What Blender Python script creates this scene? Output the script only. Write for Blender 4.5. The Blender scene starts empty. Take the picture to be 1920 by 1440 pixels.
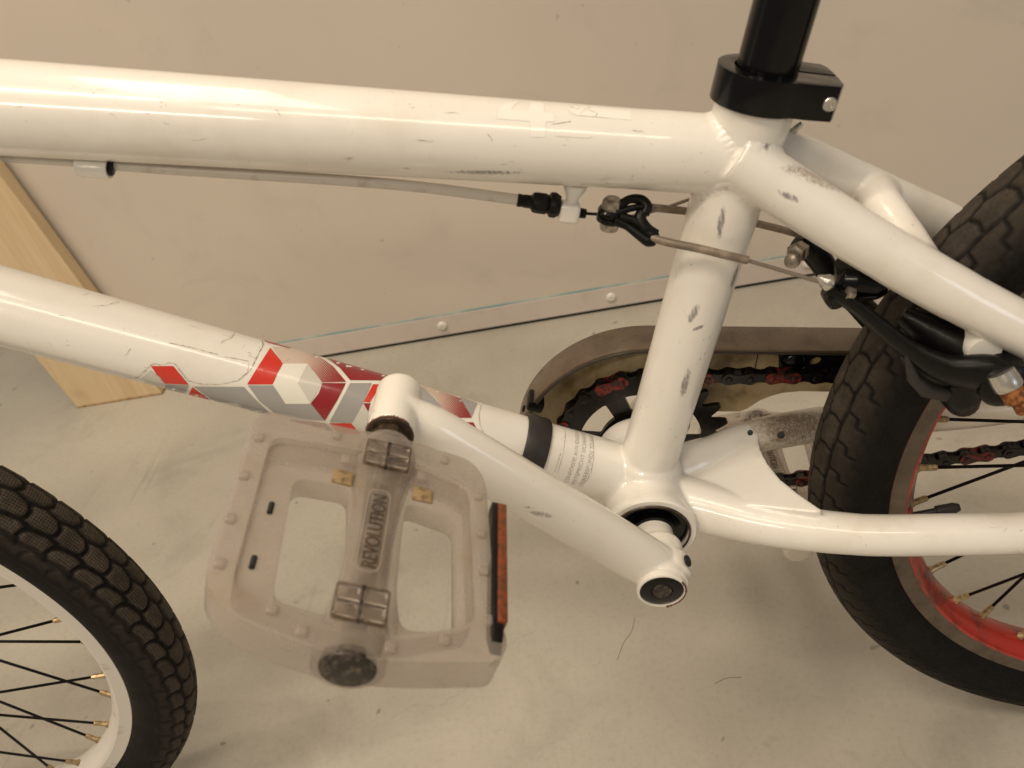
import bpy, bmesh, math, random
import numpy as np
from mathutils import Vector, Matrix, geometry
from mathutils.bvhtree import BVHTree
random.seed(7); rng = np.random.default_rng(7)
PI = math.pi
sc = bpy.context.scene
C = sc.collection
# All modelling below is in millimetres about the bottom bracket; W() turns it into metres with the floor at z = 0.
FLOOR = -278.6
def W(p): return (p[0]*.001, p[1]*.001, (p[2]-FLOOR)*.001)

# ------------------------------------------------------------------ camera
CF, YAW, PITCH, ROLL = 1528.87, -0.1870280779, 0.6280515215, -0.2655088191
CP = Vector((4.113, -348.962, 348.995))
fw = Vector((math.sin(YAW)*math.cos(PITCH), math.cos(YAW)*math.cos(PITCH), -math.sin(PITCH)))
r0 = Vector((math.cos(YAW), -math.sin(YAW), 0)); u0 = r0.cross(fw)
CR = r0*math.cos(ROLL)+u0*math.sin(ROLL); CU = -r0*math.sin(ROLL)+u0*math.cos(ROLL)
cam = bpy.data.cameras.new('camera'); co = bpy.data.objects.new('camera', cam); C.objects.link(co)
cam.sensor_width = 36; cam.lens = CF/1920*36; cam.clip_start = .01; cam.clip_end = 60
m = Matrix((CR, CU, -fw)).transposed().to_4x4(); m.translation = Vector(W(CP)); co.matrix_world = m
cam.dof.use_dof = True; cam.dof.focus_distance = .50; cam.dof.aperture_fstop = 13
sc.camera = co
def at(x, y, Y):                       # point at depth Y (mm) seen at photograph pixel x, y
    d = fw+CR*((x-960)/CF)-CU*((y-720)/CF)
    return CP+d*((Y-CP.y)/d.y)

# ------------------------------------------------------------------ light
w = bpy.data.worlds.new('World'); sc.world = w; w.use_nodes = True
w.node_tree.nodes['Background'].inputs[0].default_value = (1.0, .872, .70, 1)
w.node_tree.nodes['Background'].inputs[1].default_value = .25
def area(name, loc, tgt, sx, sy, power, col, roll=0):
    l = bpy.data.lights.new(name, 'AREA'); l.shape = 'RECTANGLE'; l.size = sx; l.size_y = sy; l.energy = power; l.color = col
    o = bpy.data.objects.new(name, l); C.objects.link(o); o.location = loc
    q = (Vector(tgt)-Vector(loc)).to_track_quat('-Z', 'Y'); o.rotation_euler = q.to_euler(); return o
WARM = (1.0, .845, .66)
area('ceiling_tube', (-1.20, -.85, 2.58), (-1.20, -.85, 0), 1.5, .13, 36, WARM)
area('ceiling_tube', (-1.30, -2.70, 2.58), (-1.30, -2.70, 0), 1.5, .16, 46, WARM)
area('ceiling_panel', (.35, -1.35, 2.58), (.35, -1.35, 0), 1.5, .30, 15, WARM)
area('ceiling_panel', (-.30, .10, 2.58), (-.60, .05, 0), 1.6, .5, 24, WARM)
area('cool_fill', (1.6, -1.5, .9), (.1, 0, .3), .5, .5, 3.0, (.78, .87, 1.0))  # added cool fill from the right; no window is known there
vs = sc.view_settings; vs.view_transform = 'Standard'; vs.look = 'None'; vs.exposure = -.10; vs.gamma = 1

# ------------------------------------------------------------------ materials
def lin(r, g, b):
    f = lambda c: ((c/255+.055)/1.055)**2.4 if c > 10 else c/255/12.92
    return (f(r), f(g), f(b), 1)
class NT:
    def __init__(s, name):
        s.m = bpy.data.materials.new(name); s.m.use_nodes = True; s.t = s.m.node_tree; s.n = s.t.nodes; s.l = s.t.links
        s.b = s.n['Principled BSDF']; s.out = s.n['Material Output']; s.tc = s.new('ShaderNodeTexCoord')
    def new(s, k, **kw):
        n = s.n.new(k)
        for a, v in kw.items(): setattr(n, a, v)
        return n
    def set(s, sock, v):
        if hasattr(v, 'is_output') or hasattr(v, 'links'): s.l.new(v, sock)
        else: sock.default_value = v
    def coord(s, kind='Object', scale=(1, 1, 1), rot=(0, 0, 0)):
        mp = s.new('ShaderNodeMapping'); s.l.new(s.tc.outputs[kind], mp.inputs[0]); mp.inputs['Scale'].default_value = scale; mp.inputs['Rotation'].default_value = rot
        return mp.outputs[0]
    def noise(s, scale, detail=3, rough=.5, vec=None, dist=0):
        n = s.new('ShaderNodeTexNoise'); s.set(n.inputs['Vector'], vec or s.tc.outputs['Object'])
        n.inputs['Scale'].default_value = scale; n.inputs['Detail'].default_value = detail; n.inputs['Roughness'].default_value = rough; n.inputs['Distortion'].default_value = dist
        return n.outputs['Fac']
    def ramp(s, v, lo, hi, a=0., b=1.):
        n = s.new('ShaderNodeMapRange'); n.clamp = True; n.interpolation_type = 'SMOOTHSTEP'
        s.set(n.inputs[0], v)
        for i, x in enumerate((lo, hi, a, b)): n.inputs[i+1].default_value = x
        return n.outputs[0]
    def mul(s, a, b, op='MULTIPLY'):
        n = s.new('ShaderNodeMath', operation=op); s.set(n.inputs[0], a); s.set(n.inputs[1], b); return n.outputs[0]
    def mix(s, f, a, b):
        n = s.new('ShaderNodeMix', data_type='RGBA'); s.set(n.inputs['Factor'], f); s.set(n.inputs['A'], a); s.set(n.inputs['B'], b); return n.outputs['Result']
    def bump(s, h, strength=.3, dist=.001):
        n = s.new('ShaderNodeBump'); s.set(n.inputs['Height'], h); n.inputs['Strength'].default_value = strength; n.inputs['Distance'].default_value = dist
        s.l.new(n.outputs[0], s.b.inputs['Normal'])
    def marks(s, lst):                  # smudges and chips: (centre mm, radii along two axes mm, direction)
        tot = None
        for p, ra, rb, d in lst:
            q = W(p); dv = Vector(d).normalized()
            sub = s.new('ShaderNodeVectorMath', operation='SUBTRACT'); s.l.new(s.tc.outputs['Object'], sub.inputs[0]); sub.inputs[1].default_value = q
            dot = s.new('ShaderNodeVectorMath', operation='DOT_PRODUCT'); s.l.new(sub.outputs[0], dot.inputs[0]); dot.inputs[1].default_value = dv
            al = s.mul(dot.outputs['Value'], 1000/ra)
            ln = s.new('ShaderNodeVectorMath', operation='DOT_PRODUCT'); s.l.new(sub.outputs[0], ln.inputs[0]); s.l.new(sub.outputs[0], ln.inputs[1])
            perp = s.mul(s.mul(ln.outputs['Value'], s.mul(dot.outputs['Value'], dot.outputs['Value']), 'SUBTRACT'), 1e6/rb/rb)
            dd = s.mul(s.mul(al, al), perp, 'ADD')
            v = s.ramp(dd, 0., 1., 1., 0.)
            tot = v if tot is None else s.mul(tot, v, 'MAXIMUM')
        return tot
def simple(name, col, rough=.5, metal=0, coat=0, var=.15, scale=60, bump=0., bscale=300, col2=None, lo=.4, hi=.7):
    t = NT(name); b = t.b
    n = t.noise(scale, 5, .6)
    c2 = col2 or tuple(min(1, c*(1-var)) for c in col[:3])+(1,)
    t.set(b.inputs['Base Color'], t.mix(t.ramp(n, lo, hi), (*col[:3], 1), c2))
    b.inputs['Metallic'].default_value = metal
    t.set(b.inputs['Roughness'], t.ramp(t.noise(scale*2.3, 3), .3, .7, rough*.85, min(1, rough*1.2)))
    b.inputs['Coat Weight'].default_value = coat; b.inputs['Coat Roughness'].default_value = .12
    if bump: t.bump(t.noise(bscale, 4), bump, .0004)
    return t.m
def paint(name, rub=(), rust=(), grime=1., base=(.80, .775, .72)):
    t = NT(name); b = t.b
    n1 = t.noise(28, 5, .6); n2 = t.noise(420, 3, .65); n3 = t.noise(1500, 2, .5)
    c = t.mix(t.mul(t.ramp(n1, .45, .8), .30*grime), (*base, 1), (.52, .43, .31, 1))
    sp = t.mul(t.ramp(n2, .66, .74), t.ramp(t.noise(35, 3), .5, .62))
    c = t.mix(t.mul(sp, .6*grime), c, (.20, .14, .09, 1))
    sp2 = t.ramp(n3, .74, .78)
    c = t.mix(t.mul(sp2, .35*grime), c, (.10, .07, .05, 1))
    v = t.coord('Object', (900, 900, 60), (.3, .9, .2))
    scr = t.mul(t.ramp(t.noise(1, 2, .5, v), .70, .74), t.ramp(t.noise(22, 2), .52, .66))
    c = t.mix(t.mul(scr, .35*grime), c, (.25, .21, .17, 1))
    if rub:
        k = t.ramp(t.mul(t.mul(t.marks(rub), .50), t.mul(t.noise(1, 6, .75, t.coord('Object', (900, 900, 260), (.2, .5, .1))), 1.15), 'ADD'), .78, 1.16); c = t.mix(t.mul(k, .78), c, (.09, .08, .085, 1))
    if rust:
        k = t.ramp(t.mul(t.mul(t.marks(rust), .45), t.mul(t.noise(420, 7, .78), 1.2), 'ADD'), .80, 1.16); c = t.mix(t.mul(k, .66), c, (.17, .10, .05, 1))
    t.set(b.inputs['Base Color'], c)
    t.set(b.inputs['Roughness'], t.ramp(n1, .3, .8, .28, .42))
    b.inputs['Coat Weight'].default_value = .7; b.inputs['Coat Roughness'].default_value = .08
    t.bump(t.noise(130, 2), .05, .0004)
    return t.m
M = {}
M['black_gloss'] = simple('black_anodised', (.0022, .0022, .003), .20, 0, .5, scale=90)
M['black_matt'] = simple('black_alloy', (.0045, .0042, .004), .38, 0, .1, scale=120, bump=.15, col2=(.018, .014, .011, 1), lo=.55, hi=.85)
for k_ in ('black_gloss', 'black_matt'): M[k_].node_tree.nodes['Principled BSDF'].inputs['Specular IOR Level'].default_value = .2; M[k_].node_tree.nodes['Principled BSDF'].inputs['Coat Weight'].default_value *= .4
M['black_rubber'] = simple('black_rubber', (.022, .019, .018), .5, 0, 0, scale=80, bump=.1)
M['steel'] = simple('dull_steel', (.42, .38, .33), .38, .8, scale=300, col2=(.12, .09, .06, 1), lo=.4, hi=.75, bump=.2)
M['steel_bright'] = simple('bright_steel', (.62, .60, .56), .28, .9, scale=200)
M['brass'] = simple('nipple_brass', (.50, .38, .22), .35, .8, scale=400, col2=(.20, .14, .08, 1))
M['rust_steel'] = simple('rusty_steel', (.13, .04, .012), .6, .3, scale=420, bump=.5, col2=(.34, .13, .035, 1), lo=.42, hi=.62)
M['oily_steel'] = simple('oily_dark_steel', (.045, .032, .022), .42, .4, scale=260, bump=.3, col2=(.16, .10, .055, 1), lo=.45, hi=.75)
M['cap'] = simple('worn_pedal_cap', (.035, .030, .026), .42, .5, scale=330, bump=.35, col2=(.18, .15, .12, 1), lo=.45, hi=.75)
M['chain_black'] = simple('oiled_black_chain', (.005, .004, .004), .36, .2, .05, scale=300, bump=.3, col2=(.05, .022, .016, 1), lo=.52, hi=.8)
M['chain_red'] = simple('oiled_red_chain', (.17, .014, .009), .42, 0, .05, scale=330, col2=(.022, .008, .007, 1), lo=.40, hi=.58, bump=.3)
M['spoke'] = simple('black_spoke', (.012, .010, .010), .35, .3, scale=200)
M['guard_rim'] = simple('grey_brown_plastic', (.11, .078, .052), .3, 0, 0, scale=70, col2=(.07, .05, .033, 1), bump=.1)
M['guard_edge'] = simple('dark_guard_edge', (.03, .024, .018), .4)
M['guard_plate'] = simple('yellowed_guard_plastic', (.52, .41, .24), .42, 0, 0, scale=45, col2=(.24, .165, .075, 1), lo=.42, hi=.72)
M['red_rim'] = simple('red_rim_paint', (.40, .022, .012), .35, 0, .3, scale=60, col2=(.10, .022, .016, 1), lo=.46, hi=.70)
M['track'] = simple('worn_brake_track', (.135, .105, .076), .40, .3, scale=90, col2=(.08, .06, .045, 1), lo=.4, hi=.75)
M['white_rim'] = simple('scuffed_white_rim', (.66, .63, .58), .35, 0, .2, scale=70, col2=(.34, .29, .24, 1), lo=.64, hi=.76)
M['white_track'] = simple('smudged_white_track', (.62, .59, .54), .4, 0, 0, scale=45, col2=(.30, .26, .22, 1), lo=.60, hi=.76)
M['oily_axle'] = simple('greasy_axle_steel', (.30, .27, .24), .3, .6, scale=70, col2=(.03, .026, .022, 1), lo=.42, hi=.60)
M['housing'] = simple('white_cable_housing', (.60, .56, .50), .4, 0, 0, scale=90, col2=(.30, .25, .20, 1), lo=.5, hi=.85)
M['sleeve'] = simple('grey_cable_sleeve', (.16, .125, .095), .45, .1, 0, scale=120, col2=(.30, .24, .18, 1))
M['cable'] = simple('braided_cable', (.30, .25, .20), .35, .7, scale=500)
M['orange'] = simple('orange_reflector', (.19, .042, .010), .3, 0, .3, scale=260, col2=(.10, .03, .012, 1), lo=.42, hi=.66)
M['rusty_rim_edge'] = simple('flaked_rust_ring', (.12, .055, .03), .6, 0, 0, scale=300)
M['screw_white'] = simple('white_screw', (.75, .72, .66), .3, 0, .3)
M['teal'] = simple('teal_film_edge', (.16, .31, .32), .4, scale=14, col2=(.42, .46, .42, 1), lo=.42, hi=.62)
M['gap'] = simple('gap_black', (.010, .013, .011), .7)  # near-black for gaps and holes, their shade put into the colour
M['ink'] = simple('faded_grey_ink', (.36, .34, .32), .5, scale=900, col2=(.62, .58, .53, 1), lo=.45, hi=.6)
M['crack'] = simple('dark_crack', (.17, .11, .085), .7, scale=600, col2=(.62, .55, .48, 1), lo=.40, hi=.56)
def t_pedal(name, lo, hi, base, tint=(.935, .915, .895, 1)):
    t = NT(name); b = t.b
    n = t.noise(45, 4, .6)
    t.set(b.inputs['Base Color'], t.mix(t.ramp(n, .45, .75), base, (.42, .35, .25, 1)))
    t.set(b.inputs['Roughness'], t.ramp(t.noise(90, 3), .3, .7, .14, .32)); b.inputs['IOR'].default_value = 1.5
    b.inputs['Coat Weight'].default_value = .5; b.inputs['Coat Roughness'].default_value = .12
    tr = t.new('ShaderNodeBsdfTransparent'); tr.inputs[0].default_value = tint
    tl = t.new('ShaderNodeBsdfTranslucent'); tl.inputs[0].default_value = (.60, .545, .50, 1)
    m1 = t.new('ShaderNodeMixShader'); m1.inputs[0].default_value = .40; t.l.new(b.outputs[0], m1.inputs[1]); t.l.new(tl.outputs[0], m1.inputs[2])
    m2 = t.new('ShaderNodeMixShader'); lw = t.new('ShaderNodeLayerWeight'); lw.inputs[0].default_value = .42
    t.set(m2.inputs[0], t.mul(t.ramp(n, .35, .75, hi, lo), t.ramp(lw.outputs['Facing'], .30, .95, 1., .18)))
    t.l.new(m1.outputs[0], m2.inputs[1]); t.l.new(tr.outputs[0], m2.inputs[2])
    t.l.new(m2.outputs[0], t.out.inputs[0]); t.bump(t.noise(160, 3), .15, .0006)
    return t.m
M['pedal'] = t_pedal('milky_pedal_plastic', .50, .65, (.57, .515, .465, 1)); M['pedal_clear'] = t_pedal('clearer_pedal_plastic', .64, .76, (.56, .51, .47, 1))
def t_clear():
    t = NT('polished_clear_plastic'); b = t.b
    b.inputs['Base Color'].default_value = (.9, .86, .82, 1); b.inputs['Roughness'].default_value = .06; b.inputs['Transmission Weight'].default_value = 1; b.inputs['IOR'].default_value = 1.4
    return t.m
M['clear'] = t_clear()
def t_tyre(name, dots, dust):
    t = NT(name); b = t.b
    uv = t.new('ShaderNodeUVMap', uv_map='tread'); top = t.new('ShaderNodeAttribute', attribute_name='top').outputs['Fac']
    n = t.noise(55, 5, .65); n2 = t.noise(480, 4, .7)
    c = t.mix(t.ramp(n2, .35, .75), (.0045, .004, .004, 1), (.011, .0095, .0085, 1))
    dc = t.mix(t.ramp(n2, .3, .7), (dust*1.0, dust*.82, dust*.62, 1), (dust*.6, dust*.5, dust*.4, 1))
    c = t.mix(t.mul(top, t.ramp(n, .25, .7, .45, 1.)), c, dc)
    h = n2
    if dots:
        sx = t.new('ShaderNodeSeparateXYZ'); t.l.new(uv.outputs[0], sx.inputs[0])
        a = t.mul(t.mul(sx.outputs[0], 2*PI*1000/1.75), 0, 'ADD'); bb = t.mul(sx.outputs[1], 2*PI*1000/1.75)
        d = t.mul(t.mul(t.mul(a, 0, 'SINE'), t.mul(bb, 0, 'SINE'), 'ADD'), .5)
        dm = t.mul(t.ramp(d, .05, .45), top); c = t.mix(t.mul(dm, .72), c, (.012, .010, .009, 1)); h = t.mul(t.mul(n2, .3), dm, 'SUBTRACT')
    t.set(b.inputs['Base Color'], c); t.set(b.inputs['Roughness'], t.ramp(n, .3, .7, .58, .75)); b.inputs['Specular IOR Level'].default_value = .14
    t.bump(h, .35, .0005)
    return t.m
M['tyre_front'] = t_tyre('dimpled_tyre_rubber', True, .115)
M['tyre_rear'] = t_tyre('worn_tyre_rubber', False, .08)
def t_floor():
    t = NT('painted_concrete'); b = t.b
    big = t.noise(3.2, 4, .55); mid = t.noise(7.5, 7, .62, dist=.5); fine = t.noise(190, 5, .7)
    c = t.mix(t.ramp(big, .30, .70), (.375, .350, .300, 1), (.475, .445, .380, 1))
    c = t.mix(t.mul(t.ramp(mid, .50, .76), .50), c, (.275, .255, .215, 1))
    c = t.mix(t.mul(t.ramp(t.noise(23, 4, .6), .62, .76), .22), c, (.22, .205, .17, 1))
    c = t.mix(t.mul(t.ramp(fine, .45, .75), .26), c, (.24, .22, .175, 1))
    c = t.mix(t.mul(t.ramp(t.noise(620, 2, .5), .66, .74), .45), c, (.16, .145, .12, 1))
    v = t.coord('Object', (60, 3.0, 1), (0, 0, .35)); st = t.mul(t.ramp(t.noise(1.2, 4, .6, v), .58, .76), t.ramp(t.noise(4, 2), .45, .65))
    c = t.mix(t.mul(st, .30), c, (.23, .205, .17, 1))
    sp = t.ramp(t.noise(52, 2, .4), .725, .765); c = t.mix(t.mul(sp, .5), c, (.10, .09, .08, 1))
    vo = t.new('ShaderNodeTexVoronoi', feature='DISTANCE_TO_EDGE'); v2 = t.coord('Object', (1, 1, 1)); t.l.new(v2, vo.inputs['Vector']); vo.inputs['Scale'].default_value = 2.3
    wv = t.new('ShaderNodeVectorMath', operation='ADD'); nz = t.new('ShaderNodeTexNoise'); nz.inputs['Scale'].default_value = 9; nz.inputs['Detail'].default_value = 5
    t.l.new(t.tc.outputs['Object'], nz.inputs['Vector']); sv = t.new('ShaderNodeVectorMath', operation='SCALE'); sv.inputs['Scale'].default_value = .12; t.l.new(nz.outputs['Color'], sv.inputs[0])
    t.l.new(v2, wv.inputs[0]); t.l.new(sv.outputs[0], wv.inputs[1]); t.l.new(wv.outputs[0], vo.inputs['Vector'])
    cr = t.mul(t.ramp(vo.outputs['Distance'], 0, .0035, 1, 0), t.ramp(t.noise(5, 2), .5, .62)); c = t.mix(t.mul(cr, .16), c, (.18, .16, .13, 1))
    t.set(b.inputs['Base Color'], c); t.set(b.inputs['Roughness'], t.ramp(mid, .3, .7, .42, .62)); b.inputs['Specular IOR Level'].default_value = .35
    t.bump(t.mul(t.mul(mid, 1.5), t.mul(fine, .25), 'ADD'), .35, .002)
    return t.m
M['floor'] = t_floor()
def t_wall():
    t = NT('coated_wall_panel'); b = t.b
    c = t.mix(t.ramp(t.noise(2.2, 3, .5), .3, .7), (.60, .538, .468, 1), (.655, .588, .512, 1))
    c = t.mix(t.mul(t.ramp(t.noise(9, 6, .65, dist=.8), .50, .75), .22), c, (.40, .36, .31, 1))
    c = t.mix(t.mul(t.ramp(t.noise(60, 3, .5), .71, .76), .35), c, (.25, .21, .18, 1))
    t.set(b.inputs['Base Color'], c); b.inputs['Roughness'].default_value = .42; b.inputs['Specular IOR Level'].default_value = .3
    t.bump(t.noise(14, 3), .12, .002); return t.m
M['wall'] = t_wall()
M['strip'] = simple('kick_strip_coating', (.62, .55, .50), .4, 0, 0, scale=30, col2=(.55, .48, .43, 1), lo=.45, hi=.8)
def t_wood():
    t = NT('pale_pine_board'); b = t.b
    v = t.coord('Object', (26, 40, 1.3)); n = t.noise(2.4, 7, .65, v, 1.4)
    c = t.mix(t.ramp(n, .3, .75), (.70, .56, .36, 1), (.60, .45, .26, 1))
    c = t.mix(t.mul(t.ramp(t.noise(12, 3), .6, .8), .4), c, (.34, .20, .09, 1))
    t.set(b.inputs['Base Color'], c); b.inputs['Roughness'].default_value = .5; t.bump(n, .2, .0006); return t.m
M['wood'] = t_wood()
M['wood_end'] = simple('board_edge', (.40, .27, .13), .6, scale=80, col2=(.12, .085, .05, 1), lo=.45, hi=.7)
def flat(name, col, rough=.33):
    t = NT(name); b = t.b
    c = t.mix(t.mul(t.mul(t.ramp(t.noise(520, 3, .6), .66, .74), t.ramp(t.noise(30, 2), .55, .66)), .4), (*col, 1), (.55, .48, .42, 1))
    t.set(b.inputs['Base Color'], c); b.inputs['Roughness'].default_value = rough; b.inputs['Coat Weight'].default_value = .3; b.inputs['Coat Roughness'].default_value = .1; return t.m
D = dict(red=flat('decal_red', (.62, .035, .020)), grey=flat('decal_grey', (.34, .335, .33)), dark=flat('decal_dark_red', (.27, .014, .020)),
         lite=flat('decal_pale_grey', (.60, .585, .53)), white=flat('decal_cream', (.80, .78, .71)))
def t_half():
    t = NT('decal_halftone'); b = t.b
    uv = t.new('ShaderNodeUVMap', uv_map='print'); sx = t.new('ShaderNodeSeparateXYZ'); t.l.new(uv.outputs[0], sx.inputs[0])
    k = 2*PI/3.3
    p = t.mul(t.mul(sx.outputs[0], sx.outputs[1], 'ADD'), k*.707); q = t.mul(t.mul(sx.outputs[0], sx.outputs[1], 'SUBTRACT'), k*.707)
    d = t.mul(t.mul(t.mul(p, 0, 'SINE'), t.mul(q, 0, 'SINE'), 'ADD'), .25)
    g = t.mul(sx.outputs[2], 0, 'ADD')
    at_ = t.new('ShaderNodeAttribute', attribute_name='fade').outputs['Fac']
    v = t.mul(at_, t.mul(d, .55), 'ADD')
    t.set(b.inputs['Base Color'], t.mix(t.ramp(v, .25, .75), (.62, .50, .42, 1), (.28, .03, .03, 1))); b.inputs['Roughness'].default_value = .33
    b.inputs['Coat Weight'].default_value = .3; b.inputs['Coat Roughness'].default_value = .1
    return t.m
D['half'] = t_half()

# ------------------------------------------------------------------ mesh helpers
class MB:
    def __init__(s): s.v = []; s.f = []; s.mi = []; s.k = 0
    def add(s, vs, fs):
        o = len(s.v); s.v += [tuple(v) for v in vs]; s.f += [tuple(i+o for i in f) for f in fs]; s.mi += [s.k]*len(fs); return s
    def sweep(s, pts, rad, seg=24, caps=True, flat=None, up=None, closed=False):
        # round (or oval: flat = factor across the 'up' direction) tube along points
        P = [Vector(p) for p in pts]; n = len(P); rad = rad if hasattr(rad, '__len__') else [rad]*n
        T = []
        for i in range(n):
            a = P[(i-1) % n] if (closed or i > 0) else P[i]; b = P[(i+1) % n] if (closed or i < n-1) else P[i]
            T.append((b-a).normalized())
        N = (Vector(up) if up else (Vector((0, 0, 1)) if abs(T[0].z) < .9 else Vector((1, 0, 0))))
        vs = []; fs = []
        for i in range(n):
            N = (Vector(up) if up else N); N = (N-T[i]*N.dot(T[i])).normalized(); B = T[i].cross(N)
            for j in range(seg):
                a = 2*PI*j/seg; vs.append(P[i]+N*(math.cos(a)*rad[i])+B*(math.sin(a)*rad[i]*(flat or 1)))
        m_ = n if closed else n-1
        for i in range(m_):
            for j in range(seg):
                a = i*seg+j; b = i*seg+(j+1) % seg; k = ((i+1) % n)*seg
                fs.append((a, b, k+(j+1) % seg, k+j))
        if caps and not closed: fs.append(tuple(range(seg))[::-1]); fs.append(tuple((n-1)*seg+j for j in range(seg)))
        return s.add(vs, fs)
    def lathe(s, o, ax, prof, seg=40):     # prof: (distance along axis, radius)
        o = Vector(o); ax = Vector(ax).normalized(); N = Vector((0, 0, 1)) if abs(ax.z) < .9 else Vector((1, 0, 0)); N = (N-ax*N.dot(ax)).normalized(); B = ax.cross(N)
        vs = []; fs = []
        for d, r in prof:
            for j in range(seg):
                a = 2*PI*j/seg; vs.append(o+ax*d+(N*math.cos(a)+B*math.sin(a))*r)
        for i in range(len(prof)-1):
            for j in range(seg): fs.append((i*seg+j, i*seg+(j+1) % seg, (i+1)*seg+(j+1) % seg, (i+1)*seg+j))
        if prof[0][1] > 1e-6: fs.append(tuple(range(seg))[::-1])
        if prof[-1][1] > 1e-6: fs.append(tuple((len(prof)-1)*seg+j for j in range(seg)))
        return s.add(vs, fs)
    def prism(s, outer, holes, o, U, V, N, h0, h1):   # polygon (with holes) in axes U, V pushed along N from h0 to h1
        o, U, V, N = map(Vector, (o, U, V, N)); loops = [outer]+list(holes); flatp = [p for L in loops for p in L]
        tri = geometry.tessellate_polygon([[Vector((p[0], p[1], 0)) for p in L] for L in loops])
        n = len(flatp); vs = [o+U*p[0]+V*p[1]+N*h0 for p in flatp]+[o+U*p[0]+V*p[1]+N*h1 for p in flatp]
        fs = [tuple(t)[::-1] for t in tri]+[tuple(i+n for i in t) for t in tri]; k = 0
        for L in loops:
            for i in range(len(L)): a = k+i; b = k+(i+1) % len(L); fs.append((a, b, b+n, a+n))
            k += len(L)
        return s.add(vs, fs)
    def box(s, o, sx, sy, sz, U=(1, 0, 0), V=(0, 1, 0), N=(0, 0, 1)):
        return s.prism([(-sx/2, -sy/2), (sx/2, -sy/2), (sx/2, sy/2), (-sx/2, sy/2)], [], o, U, V, N, -sz/2, sz/2)
    def build(s, name, mats, parent=None, smooth=35, bevel=0, recalc=True, segs=2):
        me = bpy.data.meshes.new(name); c = sum((Vector(v) for v in s.v), Vector())/max(1, len(s.v))
        if parent is None: c = Vector(c.xyz)
        wc = Vector(W(c)); me.from_pydata([Vector(W(v))-wc for v in s.v], [], s.f)
        for m_ in (mats if isinstance(mats, (list, tuple)) else [mats]): me.materials.append(m_)
        if s.k: me.polygons.foreach_set('material_index', s.mi)
        if recalc or bevel:
            bm = bmesh.new(); bm.from_mesh(me); bmesh.ops.recalc_face_normals(bm, faces=bm.faces)
            if bevel:
                es = [e for e in bm.edges if len(e.link_faces) == 2 and e.calc_face_angle() > .6]
                bmesh.ops.bevel(bm, geom=es, offset=bevel*.001, segments=segs, affect='EDGES', clamp_overlap=True, profile=.5)
            bm.to_mesh(me); bm.free()
        if smooth: me.shade_smooth(); me.set_sharp_from_angle(angle=math.radians(smooth))
        o = bpy.data.objects.new(name, me); C.objects.link(o); o.location = wc
        if parent is not None: o.parent = parent; o.matrix_parent_inverse = Matrix.Translation(-wpos(parent))
        return o
def wpos(o):
    p = Vector(o.location)
    if o.parent is not None: p = Vector(o['w']) if 'w' in o else p
    return p
def empty(name, p, parent=None):
    o = bpy.data.objects.new(name, None); C.objects.link(o); o.location = W(p); o.empty_display_size = .05
    if parent is not None: o.parent = parent; o.matrix_parent_inverse = Matrix.Translation(-wpos(parent))
    return o
# every object's own location is a world position (the parent inverse cancels the parent), so material
# coordinates are offset per object; marks use world positions through this correction:
def worldcoords(mat):
    for n in mat.node_tree.nodes:
        if n.type == 'TEX_COORD':
            g = mat.node_tree.nodes.new('ShaderNodeNewGeometry')
            for l in list(n.outputs['Object'].links):
                to = l.to_socket; mat.node_tree.links.remove(l); mat.node_tree.links.new(g.outputs['Position'], to)
            break
def tag(o, label=None, cat=None, group=None, kind=None):
    if label: o['label'] = label
    if cat: o['category'] = cat
    if group: o['group'] = group
    if kind: o['kind'] = kind
    return o
class Tube:                             # straight cone-like tube A..B with radii
    def __init__(s, A, B, ra, rb, flat=1.):
        s.A = Vector(A); s.B = Vector(B); s.ra = ra; s.rb = rb; s.L = (s.B-s.A).length; s.ax = (s.B-s.A).normalized()
        s.N = (Vector((0, 0, 1))-s.ax*s.ax.z).normalized() if abs(s.ax.z) < .95 else (Vector((1, 0, 0))-s.ax*s.ax.x).normalized()
        s.Bn = s.ax.cross(s.N); s.flat = flat
    def r(s, u): return s.ra+(s.rb-s.ra)*u/s.L
    def pt(s, u, a, off=0): r = s.r(u)+off; return s.A+s.ax*u+s.N*(math.cos(a)*r)+s.Bn*(math.sin(a)*r)
    def uv(s, p): d = Vector(p)-s.A; return d.dot(s.ax), math.atan2(d.dot(s.Bn), d.dot(s.N))
    def hit(s, x, y):                   # surface point under a pixel of the photograph, or the nearest one on the outline
        d = (fw+CR*((x-960)/CF)-CU*((y-720)/CF)).normalized(); t0 = (s.A+s.ax*s.L*.5-CP).length
        lo, best, bt = None, 1e9, 0; prev = None; t = t0*.4
        while t < t0*1.8:
            p = CP+d*t; q = p-s.A; u = q.dot(s.ax); g = (q-s.ax*u).length-s.r(u)
            if g < best: best, bt = g, t
            if g <= 0:
                a, b = t-2, t
                for _ in range(14):
                    mm = (a+b)/2; q = CP+d*mm-s.A; u = q.dot(s.ax)
                    if (q-s.ax*u).length-s.r(u) <= 0: b = mm
                    else: a = mm
                return CP+d*b
            t += 2
        return CP+d*bt
    def mesh(s, mb, n=60, seg=64, caps=True):
        pts = [s.A+s.ax*s.L*i/n for i in range(n+1)]; return mb.sweep(pts, [s.r(s.L*i/n) for i in range(n+1)], seg, caps)

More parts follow.
